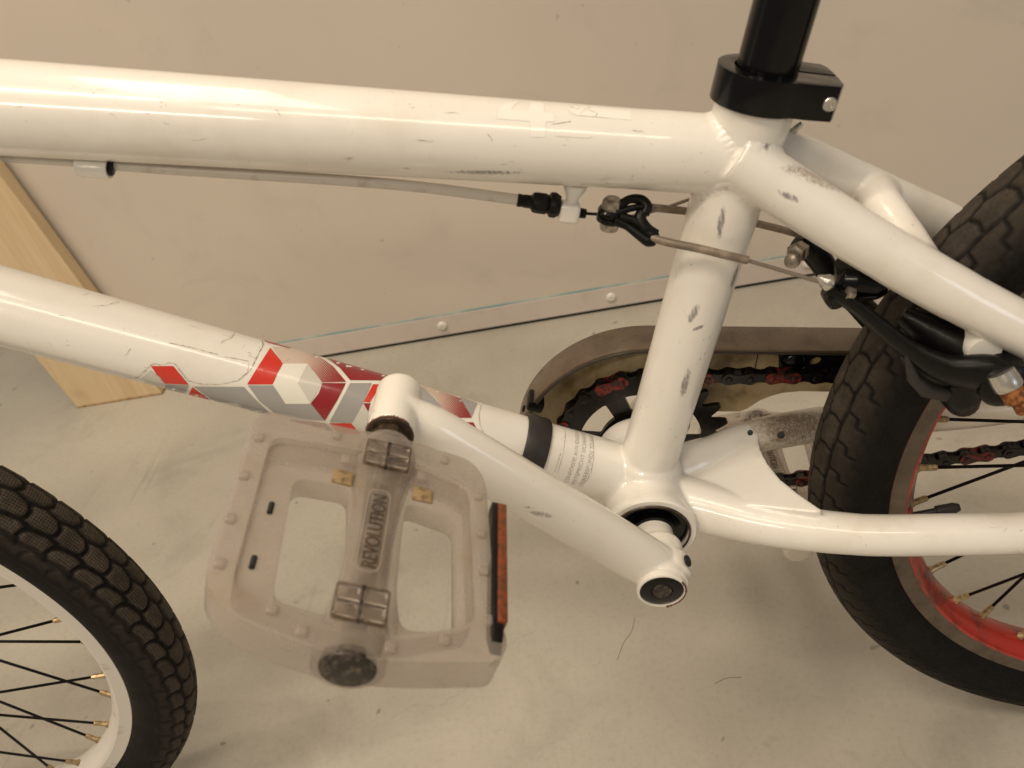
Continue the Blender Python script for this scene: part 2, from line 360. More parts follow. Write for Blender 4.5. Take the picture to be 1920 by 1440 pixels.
def cr_(pts, n=10):
    P = [Vector(p) for p in pts]; q = []
    for i in range(len(P)-1):
        a, b, c, d = P[max(i-1, 0)], P[i], P[i+1], P[min(i+2, len(P)-1)]
        for k in range(n): t = k/n; q.append(.5*((2*b)+(c-a)*t+(2*a-5*b+4*c-d)*t*t+(3*b-3*c+d-a)*t**3))
    return q+[P[-1]]
def fuse(o, vox=.0009, it=6):            # weld overlapping shells of one casting into a single skin
    md = o.modifiers.new('r', 'REMESH'); md.mode = 'VOXEL'; md.voxel_size = vox; md.use_smooth_shade = True
    m2 = o.modifiers.new('s', 'CORRECTIVE_SMOOTH' if False else 'SMOOTH'); m2.factor = .5; m2.iterations = it
    bpy.context.view_layer.update(); me = bpy.data.meshes.new_from_object(o.evaluated_get(bpy.context.evaluated_depsgraph_get())); o.modifiers.clear()
    mats = [m_ for m_ in o.data.materials]; old = o.data; o.data = me; me.materials.clear()
    for m_ in mats: me.materials.append(m_)
    me.shade_smooth(); return o
# ------------------------------------------------------------------ setting
def sheet(name, pts, mat, kind=None):
    me = bpy.data.meshes.new(name); me.from_pydata([Vector(W(p)) for p in pts], [], [(0, 1, 2, 3)]); me.materials.append(mat)
    o = bpy.data.objects.new(name, me); C.objects.link(o)
    if kind: o['kind'] = kind
    return o
fl = sheet('floor', [(-3500, -3500, FLOOR), (3500, -3500, FLOOR), (3500, 3500, FLOOR), (-3500, 3500, FLOOR)], M['floor'], 'structure')
wall = empty('wall_panel', (0, 640, FLOOR)); tag(wall, 'smooth beige wall panel behind the bicycle with a screwed strip along its foot', 'wall')
mb = MB(); mb.prism([(-800, FLOOR+4), (2200, FLOOR+4), (2200, 1500), (-800, 1500)], [], (0, 0, 0), (1, 0, 0), (0, 0, 1), (0, -1, 0), -670, -641); mb.build('panel', M['wall'], wall, smooth=0)
mb = MB(); mb.prism([(-790, FLOOR+5), (2200, FLOOR+5), (2200, FLOOR+37), (-790, FLOOR+37)], [], (0, 0, 0), (1, 0, 0), (0, 0, 1), (0, -1, 0), -642, -637.5); mb.build('kick_strip', M['strip'], wall, smooth=0, bevel=.6)
mb = MB(); mb.box((705, 640.2, FLOOR+37.9), 2990, 3.4, 1.5); mb.build('film_edge', M['teal'], wall, smooth=0)
mb = MB(); mb.box((705, 643, FLOOR+2.3), 2990, 8, 4); mb.build('floor_gap', M['gap'], wall, smooth=0)  # dark bar painted in for the shaded gap under the strip
def screw_mesh():
    mb = MB(); mb.lathe((0, 0, 0), (0, -1, 0), [(0, 7.2), (.6, 7.4), (1.8, 6.9), (3.0, 5.4), (3.8, 3.2), (3.8, 2.2), (2.4, 1.6), (2.4, 0)], 28); return mb
for X in (-765, -512, -259, -13.6, 254, 505, 760):
    mb = screw_mesh(); mb.v = [(v[0]+X, v[1]+637.4, v[2]-257) for v in mb.v]; mb.build('screw', M['screw_white'], wall)
# board standing against the wall
bd = empty('wooden_board', (-776, 620, FLOOR)); tag(bd, 'pale wooden board standing upright on the floor against the wall at the left', 'board')
lean = -.105; U = Vector((math.cos(lean), 0, -math.sin(lean)*-1)); 
def bp(x, z): return (-704+x-.105*z, z)
prof = [(-704, FLOOR+1.2), (-848, FLOOR+1.2), (-871, -60), (-930, 560), (-800, 560), (-742, 77)]
mb = MB(); mb.prism(prof, [], (0, 0, 0), (1, 0, 0), (0, 0, 1), (0, 1, 0), 612.5, 634); mb.build('plank', M['wood'], bd, smooth=0, bevel=1.2)
mb = MB(); mb.prism([(-703, FLOOR+.3), (-847, FLOOR+.3), (-847.3, FLOOR+3), (-703.3, FLOOR+3)], [], (0, 0, 0), (1, 0, 0), (0, 0, 1), (0, 1, 0), 611.4, 633); mb.build('dark_end', M['wood_end'], bd, smooth=0)  # thin darker strip along the board's bottom end

# ------------------------------------------------------------------ bicycle frame
bike = empty('bicycle', (0, 0, FLOOR)); tag(bike, 'white stunt bicycle with a red and grey hexagon decal, clear pedals and scuffed paint', 'bicycle')
TT = Tube((-260, 0, 284.8), (62, 0, 195.4), 20.4, 16.6)
DT = Tube((-300, 0, 185.6), (-8, 0, 11.2), 20.1, 17.2)
ST = Tube((1.9, 0, 18), (76, 0, 232), 15.9, 15.9)
STu = Tube((55, 0, 172), (75.6, 0, 231), 15.9, 16.6)
STf = lambda z: Vector((1.9+.3462*(z-18), 0, z))
rubs_st = [(at(1352, 415, -16), 14, 2.6, (0.2, 0, 1)), (at(1350, 400, -16), 5, 3, (1, 0, .2)), (at(1300, 590, -16), 9, 3.2, (.5, 0, 1)), (at(1310, 615, -16), 5, 1.6, (1, 0, .3)), (at(1245, 690, -16), 16, 3, (.3, 0, 1)), (at(1285, 720, -16), 14, 3, (.3, 0, 1)), (at(1380, 520, -12), 10, 3, (.3, 0, 1))]
rust_st = [(at(1244, 754, -16), 1.1, 1.1, (1, 0, 0)), (at(1470, 285, -8), 6, 4, (1, 0, 0))]
M['p_seat'] = paint('white_paint_seat_tube', rubs_st, rust_st, .8)
M['p_top'] = paint('white_paint_top_tube', [(at(655, 303, -20), 6, 3.5, (1, 0, -.2)), (at(900, 325, -16), 26, 2.2, (1, 0, -.2)), (at(360, 292, -20), 10, 3, (1, 0, -.2))], [(at(652, 303, -20), 7, 4, (1, 0, 0)), (at(1310, 222, 0), 22, 5, (1, 0, -.3)), (at(1385, 320, -15), 16, 4, (.8, 0, 1)), (at(790, 264, -20), 5, 1.1, (1, 0, -.1))], 1.0)
M['p_down'] = paint('white_paint_down_tube', [], [(at(1085, 840, -17), 3, 1, (1, 0, -.5))], .8)
M['p_stay'] = paint('white_paint_stays', [(at(1505, 380, -26), 24, 2.3, (1, 0, -.72)), (at(1520, 385, -26), 12, 2.6, (1, 0, -.66)), (at(1640, 460, -30), 12, 2, (1, 0, -.6)), (at(1860, 1028, -56), 26, 1.6, (1, 0, 0)), (at(1600, 1020, -50), 16, 1.8, (1, 0, -.1))], [(at(1540, 330, -20), 30, 7, (1, 0, -.6)), (at(1650, 440, -20), 20, 7, (1, 0, -.6)), (at(1460, 285, -10), 9, 4, (1, 0, -.6))], 1.2)
M['p_bb'] = paint('white_paint_bottom_bracket', [], [(at(1120, 905, -15), 6, 3, (1, 0, 0))], .8)
M['p_dirty'] = paint('grimy_white_paint', [(at(1520, 790, 30), 40, 18, (1, 0, 0)), (at(1850, 785, 50), 60, 14, (1, 0, 0))], [(at(1500, 800, 30), 45, 20, (1, 0, 0))], 2.2, (.70, .65, .56))
M['p_crank'] = paint('white_paint_crank', [(at(1015, 968, -74), 11, 3.4, (1, 0, -.5)), (at(985, 955, -74), 6, 2.2, (1, .2, -.2)), (at(845, 815, -75), 3, 1.4, (1, 0, -.4))], [(at(1045, 903, -74), 5, 2.2, (1, 0, -.4)), (at(700, 770, -70), 3, 1.2, (1, 0, 1)), (at(1020, 885, -74), 4, 1.6, (1, 0, -.4)), (at(1283, 1110, -70), 4, 3, (0, 0, 1))], .6, (.80, .77, .70))
for k in ('p_seat', 'p_top', 'p_down', 'p_stay', 'p_bb', 'p_dirty', 'p_crank'): worldcoords(M[k])
o_tt = TT.mesh(MB(), 40, 72).build('top_tube', M['p_top'], bike)
o_dt = DT.mesh(MB(), 40, 72).build('down_tube', M['p_down'], bike)
mb = MB(); zz = [18, 25, 60, 100, 150, 180, 195, 204, 212, 222]; mb.sweep([STf(z) for z in zz], [16.3, 15.9, 15.9, 15.9, 15.9, 15.9, 16.1, 16.6, 16.9, 16.9], 64)
o_st = mb.build('seat_tube', M['p_seat'], bike)
# bottom bracket shell along Y
mb = MB(); mb.lathe((-1.5, 36, 0), (0, -1, 0), [(0, 21), (0, 25), (1.5, 25.8), (5, 26), (9, 24.6), (14, 23.6), (36, 23.4), (58, 23.6), (64, 24.8), (68, 26), (70.5, 25.9), (71.5, 25), (71.5, 21.6), (66, 21.4)], 64)
o_bb = mb.build('bottom_bracket_shell', M['p_bb'], bike, smooth=30)
mb = MB(); mb.lathe((-1.5, -26, 0), (0, -1, 0), [(0, 21.4), (5, 21.4), (7, 20.6), (7.4, 17.5), (6.2, 15.5), (6.0, 13.5), (6.0, 0)], 48)
cup = mb.build('bearing_cup', M['black_gloss'], bike); tag(cup, 'black bearing cup in the left end of the shell')
mb = MB(); mb.sweep([Vector((-1.5+21.7*math.cos(a), -35.9, 21.7*math.sin(a))) for a in np.linspace(0, 2*PI, 65)[:-1]], .7, 6, closed=True); mb.build('grease_ring', M['oily_steel'], bike)
# gusset fairing shell into tubes
def weld(T1, T2r, name, rad=2.6, mat='p_seat', n=150, start=0, step=-1, side=1, flatk=1.0, amp=.35):
    """bead where tube T1's surface meets a cylinder T2r = (point, axis, radius)"""
    o, ax, R = Vector(T2r[0]), Vector(T2r[1]).normalized(), T2r[2]; pts = []
    for i in range(n):
        a = 2*PI*i/n; u = start
        for _ in range(900):
            p = T1.pt(u, a); q = p-o; dd = (q-ax*q.dot(ax)).length
            if dd <= R: break
            u += step*.25
        else: u = None
        pts.append(None if u is None else T1.pt(u, a))
    best = [k for k, p in enumerate(pts) if p is not None]
    for k in range(n):
        if pts[k] is None:
            # no meeting here: take the point of the generator closest to the cylinder
            a = 2*PI*k/n; cand = [T1.pt(start+step*x*.5, a) for x in range(400)]; ds = [((p-o)-ax*(p-o).dot(ax)).length for p in cand]; pts[k] = cand[ds.index(min(ds))]
    rr = [rad*(1+amp*abs(math.sin(i*PI*.33+.7*math.sin(i*.21)))) for i in range(n)]
    mb = MB(); mb.sweep(pts, rr, 10, closed=True); return mb.build(name, M[mat], bike, smooth=60, recalc=False)
# seat stays
def stay(name, pts, rad, mat, flat=1., n=40, up=None):
    P = [Vector(p) for p in pts]
    q = []
    for i in range(len(P)-1):
        a, b, c, d = P[max(i-1, 0)], P[i], P[i+1], P[min(i+2, len(P)-1)]
        for k in range(n//2 if i < len(P)-2 else n//2+1):
            t = k/(n//2); q.append(.5*((2*b)+(c-a)*t+(2*a-5*b+4*c-d)*t*t+(3*b-3*c+d-a)*t**3))
    rr = np.interp(np.linspace(0, 1, len(q)), np.linspace(0, 1, len(rad)), rad) if hasattr(rad, '__len__') else rad
    mb = MB(); mb.sweep(q, list(rr) if hasattr(rr, '__len__') else rr, 48, flat=flat, up=up); return mb.build(name, mat, bike), q
LS = Tube((60, -9, 199), (190, -42, 95), 12.0, 11.3)
s1, q1 = stay('seat_stay', [(60, -8, 199), (96, -20, 168), (140, -33, 133), (190, -42, 95), (260, -52, 38), (338, -58, -22)], [12.4, 12, 11.6, 11.4, 11, 9], M['p_stay'])
s2, q2 = stay('seat_stay', [(60, 8, 202), (96, 21, 176), (140, 34, 142), (190, 44, 104), (260, 54, 42), (338, 58, -22)], [12.4, 12, 11.6, 11.4, 11, 9], M['p_stay'])
SSa = Tube((62, -8.5, 197.5), (130, -31, 142), 12.4, 11.7); SSb = Tube((62, 8.5, 200.5), (130, 31, 150), 12.4, 11.7)
def taper(pts, r_in, name_mb, grow=.35, seg=56):
    """stub of a tube for a welded joint: a hair proud near the joint (last point), sunk below the tube at its far end"""
    n = len(pts); name_mb.sweep(pts, [r+(-.5+(grow+.5)*min(1, k/(n*.45))) for k, r in enumerate(r_in)], seg)
mb = MB()
P_ = [TT.A+TT.ax*u for u in np.linspace(TT.L-62, TT.L-2, 14)]; taper(P_, [TT.r(u) for u in np.linspace(TT.L-62, TT.L-2, 14)], mb)
zz_ = list(np.linspace(146, 186, 8)); mb.sweep([STf(z) for z in zz_+[196, 206, 213, 216]], [15.4, 15.7, 16.0, 16.2, 16.3, 16.3, 16.3, 16.3, 16.3, 16.3, 16.2, 15.4], 56)
for q_ in (q1, q2):
    k = [q_[i] for i in range(14, -1, -1)]; taper(k, list(np.linspace(12.15, 12.4, 15)), mb, .35)
M['p_joint'] = paint('white_paint_joint', [(at(1352, 415, -16), 14, 2.4, (0.2, 0, 1)), (at(1420, 290, -16), 14, 3, (1, 0, .8))], [(at(1468, 288, -10), 7, 6, (1, 0, 0)), (at(1385, 320, -15), 14, 3, (.8, 0, 1)), (at(1430, 225, -16), 22, 3, (1, 0, -.2)), (at(1500, 330, -20), 16, 5, (1, 0, -.6)), (at(1370, 345, -15), 8, 3, (1, 0, .3))], 1.2); worldcoords(M['p_joint'])
jt = mb.build('welded_joint', M['p_joint'], bike); fuse(jt, .00085, 9); jt['label'] = 'welded joint under the seat clamp where the tubes and stays meet'
def ripple(o, T, cyl, amp=.75, band=3.2, n=150, start=0, step=1):
    """raise the stacked-coin ripple of a weld where tube T meets a cylinder (point, axis, radius) on the joint's skin"""
    q0, ax_, R_ = Vector(cyl[0]), Vector(cyl[1]).normalized(), cyl[2]; P = []
    for i in range(n):
        a = 2*PI*i/n; u = start
        for _ in range(500):
            p = T.pt(u, a); q = p-q0
            if (q-ax_*q.dot(ax_)).length <= R_: P.append((p, i)); break
            u += step*.4
    if not P: return
    arr = np.array([W(p) for p, _ in P])*1000; me = o.data; nv = len(me.vertices); co_ = np.zeros(nv*3); me.vertices.foreach_get('co', co_); co_ = co_.reshape(-1, 3)*1000+np.array(o.location)*1000
    nr = np.zeros(nv*3); me.vertices.foreach_get('normal', nr); nr = nr.reshape(-1, 3); cum_ = np.concatenate([[0], np.cumsum(np.linalg.norm(np.diff(arr, axis=0), axis=1))])
    for c0_ in range(0, nv, 4000):
        blk = co_[c0_:c0_+4000]; d = np.linalg.norm(blk[:, None]-arr[None], axis=2); k = d.argmin(1); dm = d[np.arange(len(blk)), k]; s_ = cum_[k]
        h = amp*np.clip(1-(dm/band)**2, 0, 1)*(.45+.55*np.abs(np.sin(s_*PI/2.7+.6*np.sin(s_*.31)))); co_[c0_:c0_+4000] = blk+nr[c0_:c0_+4000]*h[:, None]
    me.vertices.foreach_set('co', ((co_-np.array(o.location)*1000)/1000).ravel()); me.update()
SSt = Tube((60, -8, 199), (96, -20, 168), 12.5, 12.3)
ripple(jt, TT, ((1.9, 0, 18), (.3462, 0, 1), 16.4), start=TT.L-60); ripple(jt, SSt, ((1.9, 0, 18), (.3462, 0, 1), 16.4), start=SSt.L, step=-1)
# stay bridge: a curved web between the two stays
mb = MB(); mb.sweep(cr_([Vector((136, -31, 135)), Vector((131, -18, 146)), Vector((128, -5, 152)), Vector((127, 9, 155)), Vector((130, 22, 153)), Vector((137, 33, 146))], 6), 9.6, 28)

for q_ in (q1, q2):
    ks = [i for i in range(len(q_)) if 108 < q_[i].x < 164]; nn = len(ks); rr_ = np.interp([q_[i].x for i in ks], [96, 140, 190], [12.0, 11.65, 11.4]); mb.sweep([q_[i] for i in ks], [r+(-.4+.65*min(1, min(t, nn-1-t)/(nn*.3))) for t, r in enumerate(rr_)], 48)
fuse(mb.build('stay_bridge', M['p_stay'], bike), .0010, 14)
mb = MB(); mb.prism([(0, 0), (50, 0), (58, 10), (44, 20), (0, 26)], [], (66, 0, 176), (.80, 0, -.6), (0, 1, 0), (.6, 0, .8), -3, 3)
# web plate under the bridge, filling the crotch
# chain stays + yoke
s3, q3 = stay('chain_stay', [(70, -34, -8), (90, -41, -9), (112, -46, -10.5), (150, -49, -14), (200, -51.5, -18.4), (270, -55, -24), (338, -58, -28)], [10.2, 10.8, 11.1, 11.1, 10.9, 10.6, 8.5], M['p_stay'])
s4, q4 = stay('chain_stay', [(56, 26, 1), (72, 33, -1), (90, 38, -4), (130, 46, -11), (200, 50, -21), (270, 55, -26), (338, 58, -28)], [9.6, 10.6, 10.8, 10.8, 10.6, 10.3, 8.5], M['p_dirty'])
# yoke box between the stays with a concave rear edge
yk = []
y0, y1 = -30, 24
prof = [(10, -14), (30, -21), (56, -31), (72, -37), (86, -41.5), (90, -41)]
arc = [(88, -38), (81, -27), (74, -14), (70, 0), (68.5, 12), (69, 20), (71, 26)]
prof2 = [(66, 26), (50, 22), (30, 16), (10, 11)]
mb = MB(); mb.prism(prof+arc+prof2, [], (0, 0, 0), (1, 0, 0), (0, 1, 0), (0, 0, 1), -9, 7.5)
_bx = mb
for L_, r_0 in (([(-2, -4, 0), (30, -17, -4), (60, -31, -7), (90, -41, -9), (112, -46, -10.5)], [17, 15, 12.8, 11.6, 10.9]), ([(-2, 4, 2), (25, 12, 3), (42, 18.5, 1.6), (56, 26, 1), (66, 30.5, 0)], [16, 13.5, 12, 11.2, 10.6])):
    _bx.sweep(cr_([Vector(p) for p in L_], 8), list(np.interp(np.linspace(0, 1, (len(L_)-1)*8+1), np.linspace(0, 1, len(r_0)), r_0)), 36)
_bx.lathe((-1.5, 29, 0), (0, -1, 0), [(0, 22.8), (2, 23.7), (10, 24.0), (48, 24.0), (56, 23.7), (58, 22.8)], 64)
us = np.linspace(DT.L-40, DT.L-2, 14); taper([DT.A+DT.ax*u for u in us], [DT.r(u) for u in us], _bx, .4)
_bx.sweep([STf(z) for z in (50, 42, 34, 28, 20)], [15.5, 15.9, 16.2, 16.2, 16.2], 56); _bx.sweep([STf(26.5), STf(24), STf(17), STf(8)], [16.6, 18.4, 21.4, 23.4], 56)
o = mb.build('welded_joint', M['p_bb'], bike); fuse(o, .00085, 7); ripple(o, ST, ((-1.5, 0, 0), (0, 1, 0), 25.5), start=60, step=-1, amp=.5, band=2.6); ripple(o, DT, ((-1.5, 0, 0), (0, 1, 0), 24.2), start=DT.L-50, amp=.5, band=2.6); o['label'] = 'bottom bracket joint with the webbed yoke of the chain stays'
for p, r in ((at(1405, 815, 14), 1.6), (at(1462, 819, 25), 2.2)):
    mb = MB(); mb.lathe(p+Vector((0, -3, 4)), (0, -.6, .8), [(0, r), (1.2, r)], 14); mb.build('vent_hole', M['gap'], bike)
# dropouts, head tube, fork (just outside the picture)
for s_ in (-1, 1):
    mb = MB(); mb.prism([(320, -45), (352, -46), (366, -30), (352, -12), (322, -10)], [], (0, 0, 0), (1, 0, 0), (0, 0, 1), (0, 1, 0), s_*58-3, s_*58+3); mb.build('dropout', M['p_stay'], bike, bevel=.8)
mb = MB(); HT = Vector((-.3033, 0, .953)); hb = Vector((-475, 0, 262)); 
TT2 = Tube((-260, 0, 284.8), (-455, 0, 339), 20.4, 21.5); TT2.mesh(mb, 4, 48); 
DT2 = Tube((-300, 0, 185.6), (-452, 0, 276.4), 20.1, 20.5); mb2 = MB(); DT2.mesh(mb2, 4, 48)
mb.build('top_tube', M['p_down'], bike); mb2.build('down_tube', M['p_down'], bike)
mb = MB(); mb.sweep([Vector((-440, 0, 250)), Vector((-474, 0, 358))], 22, 40); mb.build('head_tube', M['p_down'], bike)

# ------------------------------------------------------------------ decals on the tubes
def clip_poly(poly, xmin, xmax, ymin, ymax):
    def clip(P, f):
        out = []
        for i in range(len(P)):
            a, b = P[i-1], P[i]; fa, fb = f(a), f(b)
            if (fa >= 0) != (fb >= 0): t = fa/(fa-fb); out.append((a[0]+(b[0]-a[0])*t, a[1]+(b[1]-a[1])*t))
            if fb >= 0: out.append(b)
        return out
    for f in (lambda p: p[0]-xmin, lambda p: xmax-p[0], lambda p: p[1]-ymin, lambda p: ymax-p[1]):
        poly = clip(poly, f)
        if len(poly) < 3: return []
    return poly
def decal(polys, T, mat, name, parent, off=.13, cell=6, fade=None):
    """print lying on a tube: outlines drawn in the photograph, carried to the tube's surface"""
    vs = []; fs = []; idx = {}; px = []
    def vid(p):
        k = (round(p[0], 2), round(p[1], 2))
        if k not in idx:
            h = T.hit(*p); u, a = T.uv(h); idx[k] = len(vs); vs.append(T.pt(u, a, off)); px.append(p)
        return idx[k]
    for poly in polys:
        for t in geometry.tessellate_polygon([[Vector((p[0], p[1], 0)) for p in poly]]):
            tri = [poly[i] for i in t]; x0 = min(p[0] for p in tri); x1 = max(p[0] for p in tri); y0 = min(p[1] for p in tri); y1 = max(p[1] for p in tri)
            gx = math.floor(x0/cell)*cell
            while gx < x1:
                gy = math.floor(y0/cell)*cell
                while gy < y1:
                    q = clip_poly(tri, gx, gx+cell, gy, gy+cell)
                    if len(q) >= 3:
                        ids = []
                        for p in q:
                            i = vid(p)
                            if i not in ids: ids.append(i)
                        if len(ids) >= 3: fs.append(tuple(ids))
                    gy += cell
                gx += cell
    mb = MB(); mb.add(vs, fs); o = mb.build(name, mat, parent, smooth=0, recalc=False); o.data.shade_smooth()
    if fade:
        at_ = o.data.attributes.new('fade', 'FLOAT', 'POINT'); at_.data.foreach_set('value', [fade(p) for p in px])
        uvl = o.data.uv_layers.new(name='print')
        for lp in o.data.loops: uvl.data[lp.index].uv = px[lp.vertex_index]
    return o
def z4(L): return [(x/3, 480+y/3) for x, y in L]
def z7(L): return [(240+x/2.3415, 600+y/2.3415) for x, y in L]
dgroup = [
 ('white', [z4([(780, 682), (860, 612), (975, 604), (1010, 640), (1062, 705), (1140, 722), (1250, 722), (1345, 700), (1410, 640), (1455, 560), (1478, 500), (1470, 462), (1640, 500), (1920, 600), (1920, 1010), (1560, 915), (1340, 840), (1180, 815), (1040, 785)]),
            z7([(940, 195), (1190, 252), (1290, 285), (1553, 358), (1542, 430), (1562, 495), (1400, 470), (1200, 520), (960, 500)])]),
 ('lite', [z4([(795, 688), (850, 640), (926, 712), (918, 738), (830, 716)]), z4([(1196, 812), (1318, 826), (1400, 868), (1330, 846)]), z4([(1730, 607), (1812, 712), (1748, 830), (1675, 715)]), z7([(1033, 366), (1055, 405), (1048, 500), (1022, 500), (985, 452)])]),
 ('red', [z4([(848, 618), (975, 618), (1062, 722), (930, 716), (915, 700), (900, 680), (880, 664), (866, 640)]), z4([(1083, 735), (1180, 810), (1060, 782)]), z4([(1520, 517), (1592, 605), (1560, 660), (1535, 722), (1390, 722), (1440, 640)]),
          z7([(580, 80), (700, 106), (770, 132), (700, 122), (610, 98)]), z7([(1128, 232), (1195, 256), (1176, 272), (1152, 266)]), z7([(1075, 283), (1112, 283), (1062, 362), (1035, 360)]), z7([(885, 452), (980, 452), (1020, 501), (925, 494)])]),
 ('grey', [z4([(932, 722), (1062, 727), (1040, 776), (925, 742)]), z4([(1090, 733), (1372, 735), (1430, 800), (1530, 897), (1420, 875), (1330, 825), (1190, 806)]), z4([(1395, 727), (1535, 727), (1607, 830), (1748, 830), (1826, 925), (1700, 915), (1560, 893), (1460, 815)]),
           z7([(975, 278), (1070, 278), (1033, 362), (985, 450), (885, 447)]), z7([(1225, 285), (1285, 292), (1345, 345), (1400, 412), (1330, 390), (1250, 320)]), z7([(1462, 338), (1533, 366), (1510, 425), (1448, 352)])]),
 ('dark', [z7([(853, 277), (956, 278), (920, 350), (865, 440), (803, 366), (838, 320)]), z7([(868, 164), (960, 188), (1130, 238), (1160, 267), (975, 265), (930, 212)]), z7([(1033, 365), (1065, 365), (1055, 402)]), z7([(670, 434), (865, 452), (905, 491), (780, 470)]), z7([(1465, 448), (1515, 450), (1535, 485)])]),
]
for k, (c, ps) in enumerate(dgroup):
    for q_ in ps:
        o = decal([q_], DT, D[c], 'hexagon_decal', o_dt, off=.08 if k == 0 else .26+.012*k)
        o['label'] = {'white': 'cream backing of the hexagon decal', 'lite': 'pale grey facet of the hexagon decal', 'red': 'bright red facet of the hexagon decal', 'grey': 'grey facet of the hexagon decal', 'dark': 'dark red facet of the hexagon decal'}[c]
o = decal([z4([(1592, 607), (1730, 607), (1675, 715), (1748, 830), (1607, 830), (1535, 722)])], DT, D['white'], 'hexagon_decal', o_dt, off=.33); o['label'] = 'cream hexagon facet of the decal'
pa = z7([(632, 118), (700, 125), (830, 155), (900, 205), (957, 272), (853, 274), (790, 194), (680, 194)]); pb = z7([(1285, 292), (1330, 296), (1460, 346), (1510, 430), (1440, 430), (1395, 412), (1345, 340)])
o = decal([pa], DT, D['half'], 'hexagon_decal', o_dt, off=.32, fade=lambda p: (p[0]-515)/(640-515)*.85+(p[1]-700)*.004); o['label'] = 'halftone facet of the decal fading from cream to dark red'
o = decal([pb], DT, D['half'], 'hexagon_decal', o_dt, off=.32, fade=lambda p: (p[0]-790)/(880-790)*.9); o['label'] = 'small halftone facet of the decal behind the crank'
def stroke(pts, T, width, mat, name, parent, off=.2, jit=0.):
    P = []
    for i in range(len(pts)-1):
        a, b = pts[i], pts[i+1]; n = max(1, int(math.hypot(b[0]-a[0], b[1]-a[1])/5))
        for k in range(n): t = k/n; P.append((a[0]+(b[0]-a[0])*t+random.uniform(-jit, jit), a[1]+(b[1]-a[1])*t+random.uniform(-jit, jit)))
    P.append(pts[-1]); H = []
    for p in P: u, a = T.uv(T.hit(*p)); H.append((u, a))
    vs = []; fs = []
    for i, (u, a) in enumerate(H):
        u2, a2 = H[min(i+1, len(H)-1)]; u1, a1 = H[max(i-1, 0)]; r = T.r(u); d = Vector((u2-u1, (a2-a1)*r)); d = d.normalized() if d.length else Vector((1, 0)); w_ = width/2*random.uniform(.5, 1.2)
        vs.append(T.pt(u-d.y*w_, a+d.x*w_/r, off)); vs.append(T.pt(u+d.y*w_, a-d.x*w_/r, off))
        if i: fs.append((2*i-2, 2*i-1, 2*i+1, 2*i))
    mb = MB(); mb.add(vs, fs); o = mb.build(name, mat, parent, smooth=0, recalc=False); return o
stroke(z4([(700, 682), (760, 684), (785, 678), (800, 655), (815, 645), (850, 612), (880, 604), (905, 612), (925, 608), (950, 600), (985, 606), (1010, 640), (1060, 702), (1140, 719), (1240, 720), (1340, 700), (1410, 640), (1450, 560), (1480, 500), (1470, 470)]), DT, .35, M['crack'], 'decal_edge', o_dt, .36, .3)
stroke(z7([(1553, 362), (1541, 415), (1545, 465), (1562, 497)]), DT, .4, M['ink'], 'decal_edge', o_dt, .22)
for L in ([(950, 488), (1030, 505), (1120, 525), (1180, 545), (1225, 555)], [(1262, 568), (1330, 578), (1400, 592)], [(1240, 490), (1300, 462), (1318, 435)], [(800, 655), (818, 645)], [(850, 610), (878, 602)], [(520, 285), (580, 280), (630, 270), (668, 258)], [(705, 560), (735, 520)], [(1400, 560), (1430, 575), (1450, 560)], [(1395, 650), (1400, 600)], [(470, 225), (505, 210)], [(1590, 605), (1632, 578)]):
    stroke(z4(L), DT, .26, M['crack'], 'scratch', o_dt, .36, .8)
z2 = lambda L: [(640+x/3, y/3) for x, y in L]
for L in ([(415, 785), (450, 790), (500, 798), (518, 790)], [(1285, 600), (1330, 615), (1345, 600)], [(1345, 640), (1380, 608), (1400, 605)], [(1380, 612), (1440, 640), (1430, 655)], [(1180, 700), (1240, 690), (1290, 685)], [(1640, 735), (1700, 742)], [(1450, 1012), (1540, 998)], [(1700, 1058), (1730, 1055)], [(825, 750), (848, 790)], [(1740, 1010), (1760, 1006)]):
    stroke(z2(L), TT, .28, M['crack'], 'scratch', o_tt, .16, .7)
# numerals on the top tube: glossy cream on cream
def glyph4():
    return [z2([(1060, 574), (1140, 580), (1142, 634), (1200, 638), (1200, 684), (1150, 684), (1146, 772), (1064, 770), (1062, 682), (876, 668), (878, 618), (905, 590), (960, 572), (1010, 570), (975, 590), (955, 618), (1058, 626)])]
M['num'] = flat('glossy_cream_numeral', (.845, .825, .77), .14); M['num_edge'] = flat('numeral_edge', (.62, .57, .50))
def outline(L, T, name, par, w_=.3): stroke(L+[L[0]], T, w_, M['num_edge'], name, par, .07)
outline(glyph4()[0], TT, 'numeral_outline', o_tt)
o = decal(glyph4(), TT, M['num'], 'numeral', o_tt, off=.10); o['label'] = 'faint glossy numeral 4 on the top tube'
g2 = z2([(1270, 608), (1290, 594), (1340, 596), (1420, 602), (1500, 612), (1630, 622), (1630, 676), (1500, 664), (1400, 655), (1330, 650), (1290, 635)])
o = decal([g2], TT, M['num'], 'numeral', o_tt, off=.10); o['label'] = 'worn half of a second numeral on the top tube'
stroke(g2[7:]+g2[:3], TT, .3, M['num_edge'], 'numeral_outline', o_tt, .12); stroke(z2([(1200, 766), (1390, 778), (1412, 770)]), TT, .3, M['num_edge'], 'numeral_outline', o_tt, .12)
